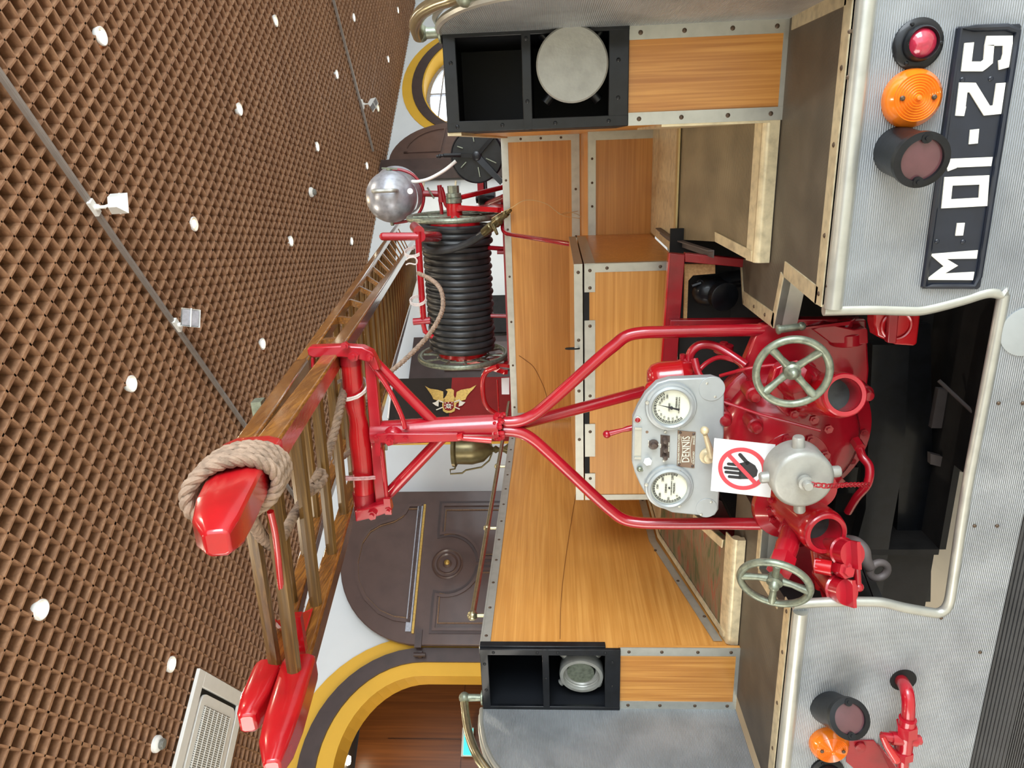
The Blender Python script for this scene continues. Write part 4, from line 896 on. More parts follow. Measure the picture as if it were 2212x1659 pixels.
def handwheel(c, ax, R, stem, nsp=4, ph=.7):
    ax = V(ax).normalized(); u = ax.cross(V((0, 0, 1))).normalized(); v = ax.cross(u)
    o = part('handwheel', MB().torus(c, ax, R, .0095, 56, 12), 'galv'); s = MB()
    for k in range(nsp):
        a = ph+2*PI*k/nsp; e = u*math.cos(a)+v*math.sin(a); s.tube([c-ax*.012+e*.008, c-ax*.008+e*R*.5, c+e*R*.97], [.011, .0085, .011], 10)
    sub('wheel_spokes', s, 'galv', o)
    sub('wheel_hub', MB().lathe(c, ax, [(.017, -.024), (.02, -.02), (.02, .0), (.015, .004), (.0135, .006), (.012, .016), (.006, .022), (.001, .024)], 24), 'galv', o)
    sub('valve_stem', MB().tube([c-ax*.02, V(stem)], [.012, .014], 16), 'red', o)
    return o
handwheel(P(1712, 804, .06), (-.08, -1, .12), .083, P(1722, 812, .3), 4, .75)
hx = part('valve_bonnet', MB().tube([P(1722, 820, .20), P(1712, 806, .13)], [.04, .034], 6).lathe(P(1725, 822, .28), (0, -1, 0), [(.055, 0), (.055, .05), (.042, .09)], 24), 'red', angle=25)
wc = P(1673, 1260, -.03); wax = V((-.62, -.42, .12)); wax = (P(1668, 1262, -.03)-P(1708, 1158, .16)).normalized()
handwheel(wc, V((-.38, -.86, .34)), .083, P(1700, 1165, .14), 4, .1)
s1 = part('valve_bonnet', MB().tube([P(1716, 1130, .19), P(1700, 1182, .11)], [.030, .028], 20).tube([P(1714, 1136, .18), P(1710, 1150, .16)], .037, 6).tube([P(1701, 1178, .11), P(1688, 1222, .05)], [.030, .027], 20).tube([P(1692, 1205, .07), P(1684, 1232, .03)], .034, 6), 'red', angle=25)
# drain manifold with two wing capped branches at lower left
mf = part('bypass_valve', MB().tube([P(1775, 1180, .16), P(1822, 1192, .05)], [.03, .034], 22).tube([P(1778, 1238, .14), P(1812, 1275, .03)], [.03, .034], 22).tube([P(1764, 1222, .06), P(1798, 1228, .04)], .02, 16).tube([P(1760, 1221, .062), P(1774, 1223, .055)], .02, 6).tube([P(1770, 1175, .15), P(1782, 1270, .12)], .026, 16), 'red2', angle=30)
cp_ = MB()
for (a, ya), (b, yb) in (((1822, 1192), .05), ((1838, 1196), .02)), (((1812, 1275), .03), ((1828, 1280), .0)):
    pass
for p_, q_ in ((P(1818, 1191, .06), P(1842, 1197, .02)), (P(1806, 1272, .035), P(1830, 1279, .0))):
    d = (q_-p_).normalized(); u = d.cross(V((0, 0, 1))).normalized(); cp_.lathe(p_, d, [(.036, 0), (.038, .006), (.034, .01), (.034, (q_-p_).length), (.001, (q_-p_).length+.002)], 28)
    s = d.cross(u); cp_.obox(q_+d*.012, u*.034 if p_.x > -1.2 else s*.034, d*.014, (s if p_.x > -1.2 else u)*.005)
sub('wing_cap', cp_, 'red', mf)
sub('valve_nut', MB().tube([P(1812, 1228, .04), P(1830, 1233, .0)], .021, 6).tube([P(1826, 1232, .01), P(1836, 1235, -.01)], .013, 6), 'red', mf)
sub('valve_lever', MB().tube([P(1845, 1195, .06), P(1850, 1210, .05), P(1853, 1262, .03)], .009, 12).sphere(P(1854, 1268, .03), .0135, 14).tube([P(1840, 1192, .07), P(1858, 1195, .06)], .011, 12), 'red', mf)
part('red_skirt_plate', MB().prism([P(1690, 1185, .34), P(1762, 1178, .34), P(1768, 1285, .30), P(1650, 1290, .30)], (0, .02, 0)).prism([P(1762, 1240, .18), P(1768, 1238, .18), P(1806, 1300, .04), P(1780, 1300, .04)], (0, .01, 0)), 'dred')
part('lower_hose_bend', MB().tube(smooth([P(1855, 960, .33), P(1862, 985, .3), P(1878, 1008, .28), P(1874, 1045, .27), P(1850, 1075, .30), P(1832, 1105, .34)], 5), .012, 14).tube([P(1848, 952, .34), P(1858, 968, .31)], .016, 6), 'red')
hk = part('tow_hook', MB().tube(smooth([P(1832, 1168, .2), P(1850, 1172, .17), P(1866, 1188, .15), P(1870, 1210, .14), P(1880, 1226, .14)], 6), [.016]*24+[.014], 14).torus(P(1898, 1232, .14), (0, 1, .1), .024, .0105, 30, 12), 'hook')

# ---- gauge panel
YG = .285
go = zz((1300, 800), 3.687, [(250, 380), (243, 740), (262, 810), (300, 900), (340, 975), (380, 1020), (470, 1095), (560, 1135), (850, 1166), (900, 1158), (930, 1110), (938, 960), (975, 500), (976, 130), (955, 80), (880, 55), (540, 70), (440, 100), (350, 190), (290, 290)])
gp = part('gauge_panel', MB().prism(PY(go, YG), (0, .03, 0)), 'silver', bevel=.004)
def ctr3(a, b, y=YG): return P(1300+a/3.687, 800+b/3.687, y)
def gauge(cp, R, r):
    c = cp; z = -1
    o = sub('gauge_bezel', MB().lathe(c, (0, -1, 0), [(R, 0), (R, .006), (R*.97, .009), (r*1.22, .010), (r*1.2, .017), (r*1.08, .02), (r*1.0, .016), (r*.99, .006)], 56, False), 'silver', gp)
    return o, c+V((0, -.008, 0))
k_ = (P(1448, 877+50, YG)-P(1448, 877, YG)).length/50
bz1, cg1 = gauge(ctr3(548, 285), 51*k_, 37.5*k_); bz2, cg2 = gauge(ctr3(533, 925), 50*k_, 37*k_)
for bzx, cg, marks, a0, a1, nt_ in ((bz1, cg1, None, 0, 0, 0), (bz2, cg2, None, 0, 0, 0)): pass
def dial(cg, r, name, arcs, nums, words, needle):
    d = MB().lathe(cg+V((0, .003, 0)), (0, -1, 0), [(r, 0), (r, .002), (.001, .002)], 48); o = sub('gauge_dial', d, 'dial', gp)
    ti = MB(); y = -.0025
    for a0, a1, n in arcs:
        for i in range(n+1):
            a = math.radians(a0+(a1-a0)*i/n); e = V((math.sin(a), 0, math.cos(a))); s = V((math.cos(a), 0, -math.sin(a))); L_ = .10 if i % 2 else .14
            ti.obox(cg+e*r*(.93-L_/2)+V((0, y+.002, 0)), e*r*L_/2, s*r*(.012 if i % 2 else .02), (0, .0004, 0))
        for rr2 in (.93, .82):
            ti.tube([cg+V((math.sin(math.radians(a0+(a1-a0)*i/30))*r*rr2, y+.002, math.cos(math.radians(a0+(a1-a0)*i/30))*r*rr2)) for i in range(31)], r*.007, 4)
    for a, t_, sz in nums:
        e = V((math.sin(math.radians(a)), 0, math.cos(math.radians(a)))); b = text(t_, r*sz, cg+e*r*.66+V((0, y, 0)), None, None); ti.add(b.v, b.f)
    for dx, dz, t_, sz in words:
        b = text(t_, r*sz, cg+V((dx*r, y, dz*r)), None, None); ti.add(b.v, b.f)
    sub('dial_markings', ti, 'signblack', gp)
    if needle is not None:
        a = math.radians(needle); e = V((math.sin(a), 0, math.cos(a))); s = V((math.cos(a), 0, -math.sin(a))); q = cg+V((0, -.006, 0))
        sub('gauge_needle', MB().prism([q-e*r*.45-s*r*.06, q-e*r*.45+s*r*.06, q+s*r*.04, q+e*r*.86, q-s*r*.04], (0, -.001, 0)).lathe(q, (0, -1, 0), [(r*.09, -.001), (r*.09, .003), (.001, .004)], 16), 'signblack', gp)
dial(cg1, 37*k_, 'a', [(-132, 8, 24), (8, 62, 8)], [(-120, '30', .15), (-100, '25', .15), (-80, '20', .15), (-58, '15', .15), (-38, '10', .15), (-14, '5', .15), (24, '50', .15), (40, '100', .15), (54, '150', .15), (70, '200', .15)],
     [(0.02, .1, 'DENNIS', .13), (.28, -.28, 'PRESSURE', .14), (.12, -.42, 'POUNDS PER SQ INCH', .09)], 15)
dial(cg2, 37*k_, 'b', [(-135, 118, 50)], [(-133, '0', .18), (-88, '50', .18), (-40, '100', .18), (8, '150', .18), (56, '200', .18), (104, '250', .18)],
     [(0, .18, 'DENNIS', .16), (0, -.12, 'POUNDS PER SQ INCH', .085), (0, -.27, 'PRESSURE', .15)], None)
sub('gauge_hub', MB().lathe(cg2, (0, -1, 0), [(.003, 0), (.003, .003), (.001, .004)], 12), 'signblack', gp)
gs = MB()
for a, b in ((650, 160), (362, 255), (612, 447), (615, 805), (355, 908), (617, 1075)): q = ctr3(a, b, YG-.009); gs.lathe(q, (0, -1, 0), [(.0062, 0), (.0062, .002), (.005, .004), (.001, .0045)], 16); 
for a, b in ((506, 490), (495, 718), (837, 100), (902, 208), (871, 1046), (792, 1146)): q = ctr3(a, b, YG-.001); gs.lathe(q, (0, -1, 0), [(.004, 0), (.004, .002), (.001, .003)], 14)
sub('panel_screws', gs, 'alu', gp)
for a, b, r_ in ((877, 147, 25.5), (834, 1095, 22)):
    sub('blank_cover', MB().lathe(ctr3(a, b), (0, -1, 0), [(r_*k_, -.001), (r_*k_, .0012), (r_*k_*.97, .0018), (.001, .0018)], 40), 'silver', gp, angle=15)
# name plate
npq = [(605, 480), (748, 492), (738, 780), (598, 765)]
np_ = sub('name_plate', MB().prism([ctr3(a, b, YG-.002) for a, b in npq], (0, .002, 0)), 'tagbrown', gp)
cN = ctr3(673, 630, YG-.0025); wN = (ctr3(600, 765)-ctr3(605, 480)).length; rgt = (ctr3(675, 486)-ctr3(669, 772)).normalized(); upv = V((0, 1, 0)).cross(rgt)*-1
nl = text('DENNIS', wN*.27, cN, None, None, right=rgt, up=upv, sx=.78)
def addt(bm, *a, **k): b = text(*a, None, None, **k); bm.add(b.v, b.f)
addt(nl, 'FIRE ENGINE MANUFACTURERS', wN*.062, cN+upv*wN*.19, right=rgt, up=upv)
addt(nl, 'GUILDFORD', wN*.065, cN-upv*wN*.19-rgt*wN*.24, right=rgt, up=upv); addt(nl, 'ENGLAND', wN*.065, cN-upv*wN*.19+rgt*wN*.28, right=rgt, up=upv)
for s in (-1, 1): nl.tube([cN+rgt*wN*t+upv*s*wN*(.125-.03*math.cos(t*6))+V((0, -.0008, 0)) for t in [i/12*.74-.37 for i in range(13)]], .0008, 4)
sub('maker_lettering', nl, 'dial', gp)
gs = MB(); screws(gs, [ctr3(a, b, YG-.002) for a, b in ((625, 497), (732, 508), (615, 748), (722, 763))], .004); sub('plate_rivets', gs, 'bakelite', gp)
# switches
sw = MB().prism([ctr3(a, b, YG-.002) for a, b in ((468, 515), (543, 522), (538, 697), (465, 690))], (0, .002, 0)); sub('switch_plate', sw, 'bakelite', gp)
kn_ = MB()
for b in (548, 618, 680): kn_.lathe(ctr3(500, b, YG-.002), (0, -1, .0), [(.0075, 0), (.0075, .006), (.0062, .008), (.0062, .02), (.001, .021)], 18)
kn_.lathe(ctr3(410, 588), (0, -1, 0), [(.0148, 0), (.0148, .004), (.009, .006), (.008, .018), (.001, .019)], 26)
sub('switch_knobs', kn_, 'bakelite', gp)
sl_ = text('PUMP', .005, ctr3(468, 600, YG-.0026), None, None); addt(sl_, 'GREASE ONLY', .0045, ctr3(534, 610, YG-.0026)); addt(sl_, 'PANEL LIGHT', .003, ctr3(372, 580, YG-.0045)); addt(sl_, 'OFF', .003, ctr3(452, 590, YG-.0045)); sub('switch_lettering', sl_, 'white', gp)
sub('warning_lamp', MB().lathe(ctr3(286, 395), (0, -1, 0), [(.0075, 0), (.0075, .002), (.005, .0035), (.001, .005)], 20), 'dred', gp)
sub('lamp_surround', MB().torus(ctr3(286, 395, YG-.001), (0, 1, 0), .0088, .0017, 24, 6), 'alu', gp)
sub('small_hole', MB().lathe(ctr3(360, 491), (0, -1, 0), [(.0042, -.001), (.0042, .0004), (.001, .0004)], 16), 'tagbrown', gp)
sub('push_button', MB().tube([ctr3(366, 728), ctr3(366, 728, YG-.008)], .012, 6).cyl(ctr3(366, 728, YG), ctr3(362, 738, YG-.024), .0068, 18), 'plastic', gp)
sub('toggle_switch', MB().sphere(ctr3(302, 785, YG-.006), .0085, 14).cyl(ctr3(302, 785, YG-.004), ctr3(322, 798, YG-.02), .0035, 8), 'galv', gp)
sub('card_slot', MB().prism([ctr3(a, b, YG-.002) for a, b in ((262, 455), (318, 458), (312, 710), (258, 708))], (0, .002, 0)).prism([ctr3(a, b, YG-.006) for a, b in ((262, 455), (318, 458), (318, 474), (262, 472))], (0, .006, 0)).prism([ctr3(a, b, YG-.006) for a, b in ((260, 692), (314, 692), (312, 710), (258, 708))], (0, .006, 0)), 'alu', gp)
lv = sub('throttle_lever', MB().sphere(P(1522, 930, YG-.06), .0118, 18).tube([P(1523, 938, YG-.055), P(1530, 960, YG-.04), P(1537, 985, YG-.025)], [.006, .008, .011], 14).lathe(P(1529, 984, YG), (0, -1, 0), [(.024, 0), (.024, .004), (.018, .006), (.014, .012), (.014, .02), (.001, .022)], 28), 'alu_warm', gp)
rl = part('red_ball_lever', MB().tube([P(1311, 938, .42), P(1318, 936, .42), P(1345, 929, .42), P(1356, 926, .42), P(1375, 922, .42)], [.007, .009, .0065, .009, .008], 14).sphere(P(1311, 938, .42), .0125, 16), 'red')

# ---- tubular frame carrying the ladder
YQ = .45; r_ = .0182
leg1 = smooth(PY([(1088, 912), (1115, 911), (1140, 903), (1175, 880), (1290, 777), (1325, 748), (1352, 727), (1385, 719), (1440, 717), (1560, 714), (1706, 712)], YQ), 5)
leg2 = smooth(PY([(1088, 930), (1118, 933), (1145, 945), (1180, 974), (1280, 1068), (1318, 1102), (1345, 1121)], YQ)+[P(1380, 1129, .44), P(1440, 1131, .42), P(1560, 1131, .37), P(1690, 1132, .30)], 5)
part('leg_socket', MB().tube([P(1668, 1131, .31), P(1702, 1131, .30)], [.024, .026], 20).prism([P(1672, 1095, .31), P(1712, 1090, .31), P(1712, 1150, .31), P(1680, 1150, .31)], (0, .05, 0)), 'red')
part('leg_socket', MB().tube([P(1690, 712, .45), P(1716, 712, .45)], [.024, .026], 20), 'red')
gal = part('ladder_gantry', MB().tube(PY([(805, 936), (830, 935), (960, 927), (1078, 921)], YQ), [.0385, .0385, .0388, .039], 32), 'red')
for L_ in (leg1, leg2, smooth([P(1092, 918, YQ+.02), P(1130, 914, YQ+.03), P(1200, 896, YQ+.08), P(1392, 845, YQ+.16)], 4)): sub('gantry_leg', MB().tube(L_, r_, 20), 'red', gal)
wl = MB(); random.seed(3)
for i in range(46): a = random.random()*2*PI; wl.sphere(P(1080, 921, YQ)+V((math.cos(a)*.037, math.sin(a)*.037, random.uniform(-.014, .014))), random.uniform(.006, .010), 8)
sub('weld_bead', wl, 'red', gal)
sub('gantry_brace', MB().tube([P(806, 778, YQ), P(940, 914, YQ)], .0165, 16).tube([P(838, 1068, YQ), P(960, 940, YQ)], .0185, 16).tube(smooth([P(800, 785, YQ-.03), P(838, 838, YQ-.04), P(866, 895, YQ-.045), P(875, 925, YQ-.045)], 4), .0075, 12), 'red', gal)
sub('head_channel', MB().prism(PY([(786, 772), (809, 775), (838, 1100), (812, 1100)], YQ-.022), (0, .03, 0)), 'red', gal, bevel=.003)
sub('roller', MB().tube(PY([(758, 770), (760, 800), (764, 850), (767, 872), (771, 893), (775, 912), (777, 940), (783, 1000), (787, 1065), (790, 1098)], YQ), [.032, .032, .033, .033, .028, .029, .034, .034, .034, .033], 28), 'red2', gal)
sub('roller_end_sleeve', MB().tube(PY([(786, 1062), (790, 1100)], YQ), .0365, 28).tube(PY([(757, 766), (758, 786)], YQ), .034, 28), 'dred', gal)
sub('side_arm', MB().prism(PY([(663, 755), (668, 750), (742, 747), (782, 750), (803, 760), (812, 776), (820, 800), (806, 800), (795, 783), (774, 777), (741, 772), (676, 773), (665, 768)], YQ-.05), (0, .035, 0)).prism(PY([(671, 771), (678, 771), (678, 798), (671, 795)], YQ-.045), (0, .02, 0)).prism(PY([(766, 1106), (802, 1096), (842, 1086), (846, 1106), (803, 1120), (768, 1128)], YQ-.05), (0, .035, 0)), 'red', gal, bevel=.004)
bz = MB()
for x, y, q in ((765, 768, .016), (805, 1110, .016), (747, 745, .012), (800, 771, .012), (840, 1100, .012)): bz.hexnut(P(x, y, YQ-.05), (0, -1, 0), q, .014)
sub('pivot_bolts', bz, 'red', gal)
sub('lifting_link', MB().tube([P(815, 952, YQ-.045), P(824, 975, YQ-.045), P(836, 1078, YQ-.045)], .0068, 12).prism(PY([(808, 944), (822, 944), (822, 985), (812, 985)], YQ-.06), (0, .012, 0)).prism(PY([(828, 1078), (842, 1078), (846, 1112), (832, 1112)], YQ-.06), (0, .012, 0)), 'red', gal)
lv = sub('locking_lever', MB().prism(PY([(812, 940), (840, 937), (988, 938), (990, 954), (838, 957), (812, 957)], YQ-.058), (0, .014, 0)), 'red', gal, bevel=.002)
sub('lever_grip_bar', MB().tube(PY([(989, 946), (998, 943), (1001, 947), (1062, 951)], YQ-.055), [.011, .012, .008, .0105], 16), 'red2', gal)
bz = MB(); bz.hexnut(P(843, 950, YQ-.058), (0, -1, 0), .0145, .016).hexnut(P(876, 948, YQ-.058), (0, -1, 0), .009, .008).hexnut(P(813, 948, YQ-.06), (0, -1, 0), .008, .006); bz.lathe(P(850, 940, YQ-.035), (0, -1, 0), [(.03, 0), (.026, .012), (.018, .02)], 20)
sub('lever_bolts', bz, 'red', gal)
sub('gantry_pin', MB().cyl(P(834, 958, YQ-.03), P(834, 972, YQ-.03), .0045, 10), 'galv', gal)

# ---- hose reel on the roof
RY = 2.95; RZ = 2.262; xa, xb = -.425, -1.325
def flange(x, s):
    b = MB().torus((x, RY, RZ), (1, 0, 0), .285, .0175, 64, 12); return b
reel = part('hose_reel', flange(xa, 1), 'galv'); sub('reel_rim', flange(xb, -1), 'galv', reel)
sp = MB()
for x in (xa, xb):
    for k in range(10): a = 2*PI*k/10+.2; sp.tube([(x, RY+math.cos(a)*.05, RZ+math.sin(a)*.05), (x, RY+math.cos(a)*.28, RZ+math.sin(a)*.28)], .008, 8)
    sp.torus((x, RY, RZ), (1, 0, 0), .17, .006, 40, 8)
sub('reel_spokes', sp, 'galv', reel)
sub('reel_hub', MB().cyl((xa+.06, RY, RZ), (xb-.04, RY, RZ), .05, 28).lathe((xa-.02, RY, RZ), (1, 0, 0), [(.1, 0), (.1, .012), (.06, .02), (.045, .03), (.045, .1)], 32).cyl((xa-.01, RY, RZ), (xb+.01, RY, RZ), .16, 32), 'red2', reel)
sub('swivel_coupling', MB().lathe((xa+.08, RY, RZ), (1, 0, 0), [(.046, 0), (.05, .004), (.05, .03), (.044, .034), (.048, .038), (.046, .06), (.036, .062)], 32).tube([(xa+.14, RY, RZ), (xa+.185, RY, RZ)], .036, 8), 'galv', reel)
for x, sg in ((xa+.055, 1), (xb-.03, -1)):
    part('reel_bracket', MB().prism([(x-.02, RY-.05, RZ-.02), (x-.02, RY-.06, RZ-.1), (x-.02, RY-.16, ZT), (x-.02, RY+.16, ZT), (x-.02, RY+.06, RZ-.1), (x-.02, RY+.05, RZ+.03)], (.022, 0, 0)).tube([(x, RY, RZ), (x, RY-.3, 1.96)], .02, 4).tube([(x+sg*.05, RY, RZ), (x+sg*.1, RY+.25, 1.95)], .016, 12), 'red2')
# roof behind the locker bay and the red fittings seen past the reel
part('cab_roof', MB().box((-1.84, 2.57, 1.86), (.26, 5.4, 1.905)), 'red', bevel=.01)
part('roof_rail', MB().tube(smooth([P(1075, 792, 2.62), P(1052, 802, 2.66), P(1043, 822, 2.7), P(1044, 856, 2.75), P(1052, 878, 2.8), P(1072, 893, 2.85), P(1100, 902, 2.9), P(1112, 906, 2.9)], 5), .017, 12).tube([P(1074, 820, 2.95), P(1078, 905, 2.95)], .006, 8), 'red2')
part('roof_guard', MB().tube([P(1074, 545, 2.8), P(1095, 545, 2.8)], .012, 8).box((-1.3, 2.7, 1.9), (-.5, 2.74, 1.95)).tube([P(1060, 682, 2.75), P(1096, 683, 2.75)], .012, 10).tube([P(1055, 535, 2.9), P(1097, 538, 2.8)], .014, 10), 'dred')
part('roof_post', MB().prism([P(1030, 378, 3.6), P(1043, 376, 3.6), P(1046, 442, 3.6), P(1033, 442, 3.6)], (0, .06, 0)).tube([P(1040, 450, 3.5), P(1098, 425, 3.0)], .03, 10), 'dred')
part('roof_tube', MB().tube([P(1047, 372, 3.7), P(1050, 436, 3.6)], .014, 10), 'black')
bt = part('black_canister', MB().lathe(P(1070, 428, 3.4), (0, 0, 1), [(.001, 0), (.05, .0), (.052, .01), (.052, .10), (.045, .11), (.03, .115), (.03, .13), (.001, .135)], 24), 'black')
part('sheet_notice', MB().prism([P(1083, 817, 2.75), P(1100, 816, 2.75), P(1100, 852, 2.75), P(1084, 852, 2.75)], (0, .006, 0)), 'paper')
# ---- the cradle bar under the ladder
cy = 2.35
cr = part('ladder_cradle', MB().tube([P(828, 511, cy), P(905, 511, cy)], .022, 20).sphere(P(828, 511, cy), .022, 16).tube(smooth([P(903, 500, cy), P(906, 560, cy), P(911, 640, cy), P(915, 695, cy)], 2), .018, 16).tube([P(893, 695, cy), P(930, 692, cy)], .02, 14).tube([P(912, 690, cy), P(918, 716, cy), P(935, 728, cy)], .014, 12).tube([P(905, 500, cy), P(896, 490, cy+.3)], .03, 14).tube([P(908, 511, cy), P(945, 511, cy+.35)], .03, 10), 'red')
# ---- searchlight
sc_ = P(846, 425, 3.1); SR = .163
sl = part('searchlight', MB().sphere(sc_, SR, 48).lathe(sc_+V((.02, .1, -.02)), (.25, .95, -.15), [(SR*.97, -.06), (SR*1.0, .0), (SR*1.03, .02), (SR*1.0, .035), (SR*.96, .036)], 48, False), 'steel')
sub('carry_handle', MB().tube(smooth([sc_+V((.045, -SR*.93, .055+.02)), sc_+V((.05, -SR-.05, .06)), sc_+V((.05, -SR-.055, -.0)), sc_+V((.05, -SR-.05, -.06)), sc_+V((.045, -SR*.93, -.07))], 5), .0125, 10), 'alu', sl)
sub('wing_knob', MB().lathe(P(842, 372, 3.1), (1, 0, 0), [(.016, -.03), (.016, .01), (.02, .012), (.02, .02)], 18).obox(P(842, 364, 3.1), (.005, 0, 0), (0, .01, 0), (.004, 0, .05)), 'galv', sl)
sub('lamp_button', MB().lathe(P(886, 413, 2.955), (.1, -1, -.1), [(.018, -.01), (.018, .004), (.01, .006), (.001, .007)], 20), 'plastic', sl)
yk = MB().tube(smooth([P(848, 366, 3.1), P(866, 367, 3.1), P(889, 376, 3.1), P(906, 393, 3.1), P(915, 415, 3.1), P(914, 440, 3.1), P(904, 462, 3.1), P(885, 476, 3.1), P(850, 482, 3.1)], 5), .0095, 12)
yk.tube([P(915, 418, 3.1), P(948, 419, 3.1)], .02, 16).tube([P(949, 400, 3.08), P(954, 437, 3.08)], [.015, .019], 12).tube(smooth([P(950, 430, 3.08), P(954, 455, 3.08), P(953, 470, 3.08)], 3), .012, 10).tube(smooth([P(953, 405, 3.08), P(958, 420, 3.08), P(962, 440, 3.08), P(972, 452, 3.08), P(985, 462, 3.05)], 4), .013, 10)
sub('yoke', yk, 'dred', sl); sub('clamp_lever', MB().tube([P(923, 405, 3.05), P(938, 429, 3.05)], .006, 8), 'galv', sl)
sub('pivot_nut', MB().lathe(P(848, 484, 3.1), (-1, 0, 0), [(.014, -.03), (.014, 0), (.01, .01)], 12), 'galv', sl)
tag(link('white_cable', MB().tube(smooth([P(891, 392, 3.05), P(905, 392, 3.0), P(930, 385, 2.95), P(960, 368, 2.9), P(985, 348, 2.9)], 5), .0105, 12), 'plastic'), 'thick white cable between the searchlight and the black cable drum', 'cable')
# ---- cable drum
dc_ = P(1030, 337, 2.9); DR = .157
dr = part('cable_drum', MB().lathe(dc_, (0, -1, 0), [(DR, -.1), (DR, -.094), (DR*.5, -.09), (DR*.5, -.012), (DR, -.008), (DR*1.01, 0), (DR*.97, .004), (DR*.95, 0), (.001, 0)], 64), 'black')
am_ = MB().lathe(dc_, (0, -1, 0), [(.028, -.0), (.028, .03), (.022, .034), (.001, .034)], 24)
def arm(px, w0, w1):
    e = P(*px, 2.88); d = (e-dc_).normalized(); s = d.cross(V((0, 1, 0))); am_.prism([dc_+s*w0+V((0, -.012, 0)), e+s*w1+V((0, -.012, 0)), e-s*w1+V((0, -.012, 0)), dc_-s*w0+V((0, -.012, 0))], (0, -.014, 0))
arm((1068, 292), .012, .01); arm((1085, 395), .02, .016); arm((985, 335), .012, .012)
am_.tube([P(958, 336, 2.82), P(995, 335, 2.85)], .012, 12).sphere(P(950, 337, 2.82), .013, 12).tube([P(943, 338, 2.82), P(958, 336, 2.82)], .009, 10)
sub('drum_bracket', am_, 'black', dr)
st_ = MB()
for a, b in (((1021, 290), (1024, 306)), ((1033, 361), (1037, 382)), ((996, 362), (1007, 350)), ((1050, 342), (1072, 352)), ((988, 316), (1000, 320))): st_.obox((P(*a, 2.885)+P(*b, 2.885))/2, (P(*b, 2.885)-P(*a, 2.885))/2, (0, .006, 0), (P(*b, 2.885)-P(*a, 2.885)).cross(V((0, 1, 0))).normalized()*.0025)
sub('drum_ribs', st_, 'galv', dr)
# red feed pipe running down the teak wall
part('feed_pipe', MB().tube(smooth([P(1086, 470, 2.6), P(1086, 494, 2.56), P(1092, 503, 2.5), P(1105, 507, 2.4), P(1150, 514, 2.0), P(1200, 522, 1.75), P(1240, 529, 1.62)], 5), .0115, 14), 'red')
# joint strips on the right part of the front wall are below the bench edge; dark drip stain lines are in the grain

# ================================================================ THINGS CARRIED ON THE ENGINE
# ---- hose on the reel, branch pipe
def hose_path():
    pts = []; n = 20; R0 = .195
    for i in range(n*28+1):
        t = i/28.0; a = 2*PI*t+.5; x = xa-.045-(abs(xb-xa)-.09)*t/n; rr = R0+.003*math.sin(t*3.1)+(.012 if t < 3 else 0)
        pts.append(V((x, RY+math.cos(a)*rr, RZ+math.sin(a)*rr)))
    return pts
hs = tag(link('fire_hose', MB().tube(hose_path(), .0222, 14), 'rubber'), 'black rubber hose wound in many coils on the roof reel', 'hose')
hp = smooth([P(918, 528, 2.86), P(917, 536, 2.74), P(935, 542, 2.70), P(975, 538, 2.68), P(1010, 526, 2.66), P(1040, 508, 2.62), P(1058, 494, 2.6)], 6)
sub('hose_tail', MB().tube(hp, .0225, 16), 'rubber', hs)
nz = empty('branch_pipe', P(1065, 488, 2.58), 'dull brass hose nozzle with shut off lever at the reel', 'nozzle')
a_, b_ = P(1050, 499, 2.6), P(1103, 453, 2.5); d = (b_-a_).normalized(); L_ = (b_-a_).length
link('nozzle_tube', MB().lathe(a_, d, [(.026, -.02), (.028, 0), (.028, .05), (.024, .055), (.026, .08), (.03, .085), (.03, .12), (.02, .13), (.017, .16), (.021, .17), (.018, .19), (.014, L_*.75), (.011, L_), (.007, L_)], 24), 'bronze', nz)
link('shut_off_lever', MB().tube([P(1064, 484, 2.55), P(1070, 497, 2.5), P(1074, 506, 2.48)], [.012, .01, .008], 10), 'bronze', nz)
wi = [P(1062, 472, 2.5), P(1085, 458, 2.45), P(1105, 449, 2.42), P(1125, 436, 2.4), P(1142, 432, 2.4), P(1165, 435, 2.4), P(1185, 443, 2.4), P(1200, 455, 2.4), P(1212, 463, 2.4), P(1232, 459, 2.45), P(1248, 456, 2.5)]
wb2 = MB().tube(smooth(wi, 4), .0016, 6); wb2.tube(smooth([wi[7], P(1218, 466, 2.4), P(1238, 470, 2.42), P(1254, 472, 2.45)], 4), .0014, 6).tube(smooth([P(1210, 464, 2.4), P(1225, 458, 2.42), P(1245, 462, 2.45), P(1256, 468, 2.5)], 3), .0012, 6)
tag(link('loose_wire', wb2, 'wire'), 'thin pale wire curling over the teak wall from the nozzle', 'wire')

# ---- ladder
dL = ray(946, 447).normalized(); R0 = P(718, 778, .45); L0 = P(748, 1112, .45); L0 = V((L0.x, .45, L0.z))
sZ = dL.cross(V((1, 0, 0))).normalized(); sZ = sZ if sZ.z > 0 else -sZ; sX = V((1, 0, 0))
lad = empty('extension_ladder', R0+V((0, 0, -.1)), 'long varnished wooden extension ladder with red painted feet on the red gantry', 'ladder')
def rail(p0, t0, t1, hw, hh, nm='rail', mat='ladder'):
    a, b = p0+dL*t0, p0+dL*t1; return link(nm, MB().obox((a+b)/2, (b-a)/2, sX*hw, sZ*hh), mat, lad, bevel=.006)
rail(R0, -.88, 8, .027, .024); rail(L0, -.82, 8, .027, .024)
UP = sZ*.088
u1, u2 = R0+UP+sX*-.006, L0+UP+sX*.004
far = P(862, 483, 6.6); dU = (far-(P(652, 792, .45)))
pU = P(652, 792, .45)
def railp(a, b, hw, hh, nm='upper_rail'):
    d = (b-a)/2; s = d.cross(V((1, 0, 0))).normalized(); return link(nm, MB().obox((a+b)/2, d, sX*hw, s*hh), 'ladder', lad, bevel=.006)
sR = R0+dL*-.88+sZ*.046; railp(sR, pU+dU.normalized()*.01, .022, .02); railp(pU, far, .02, .019)
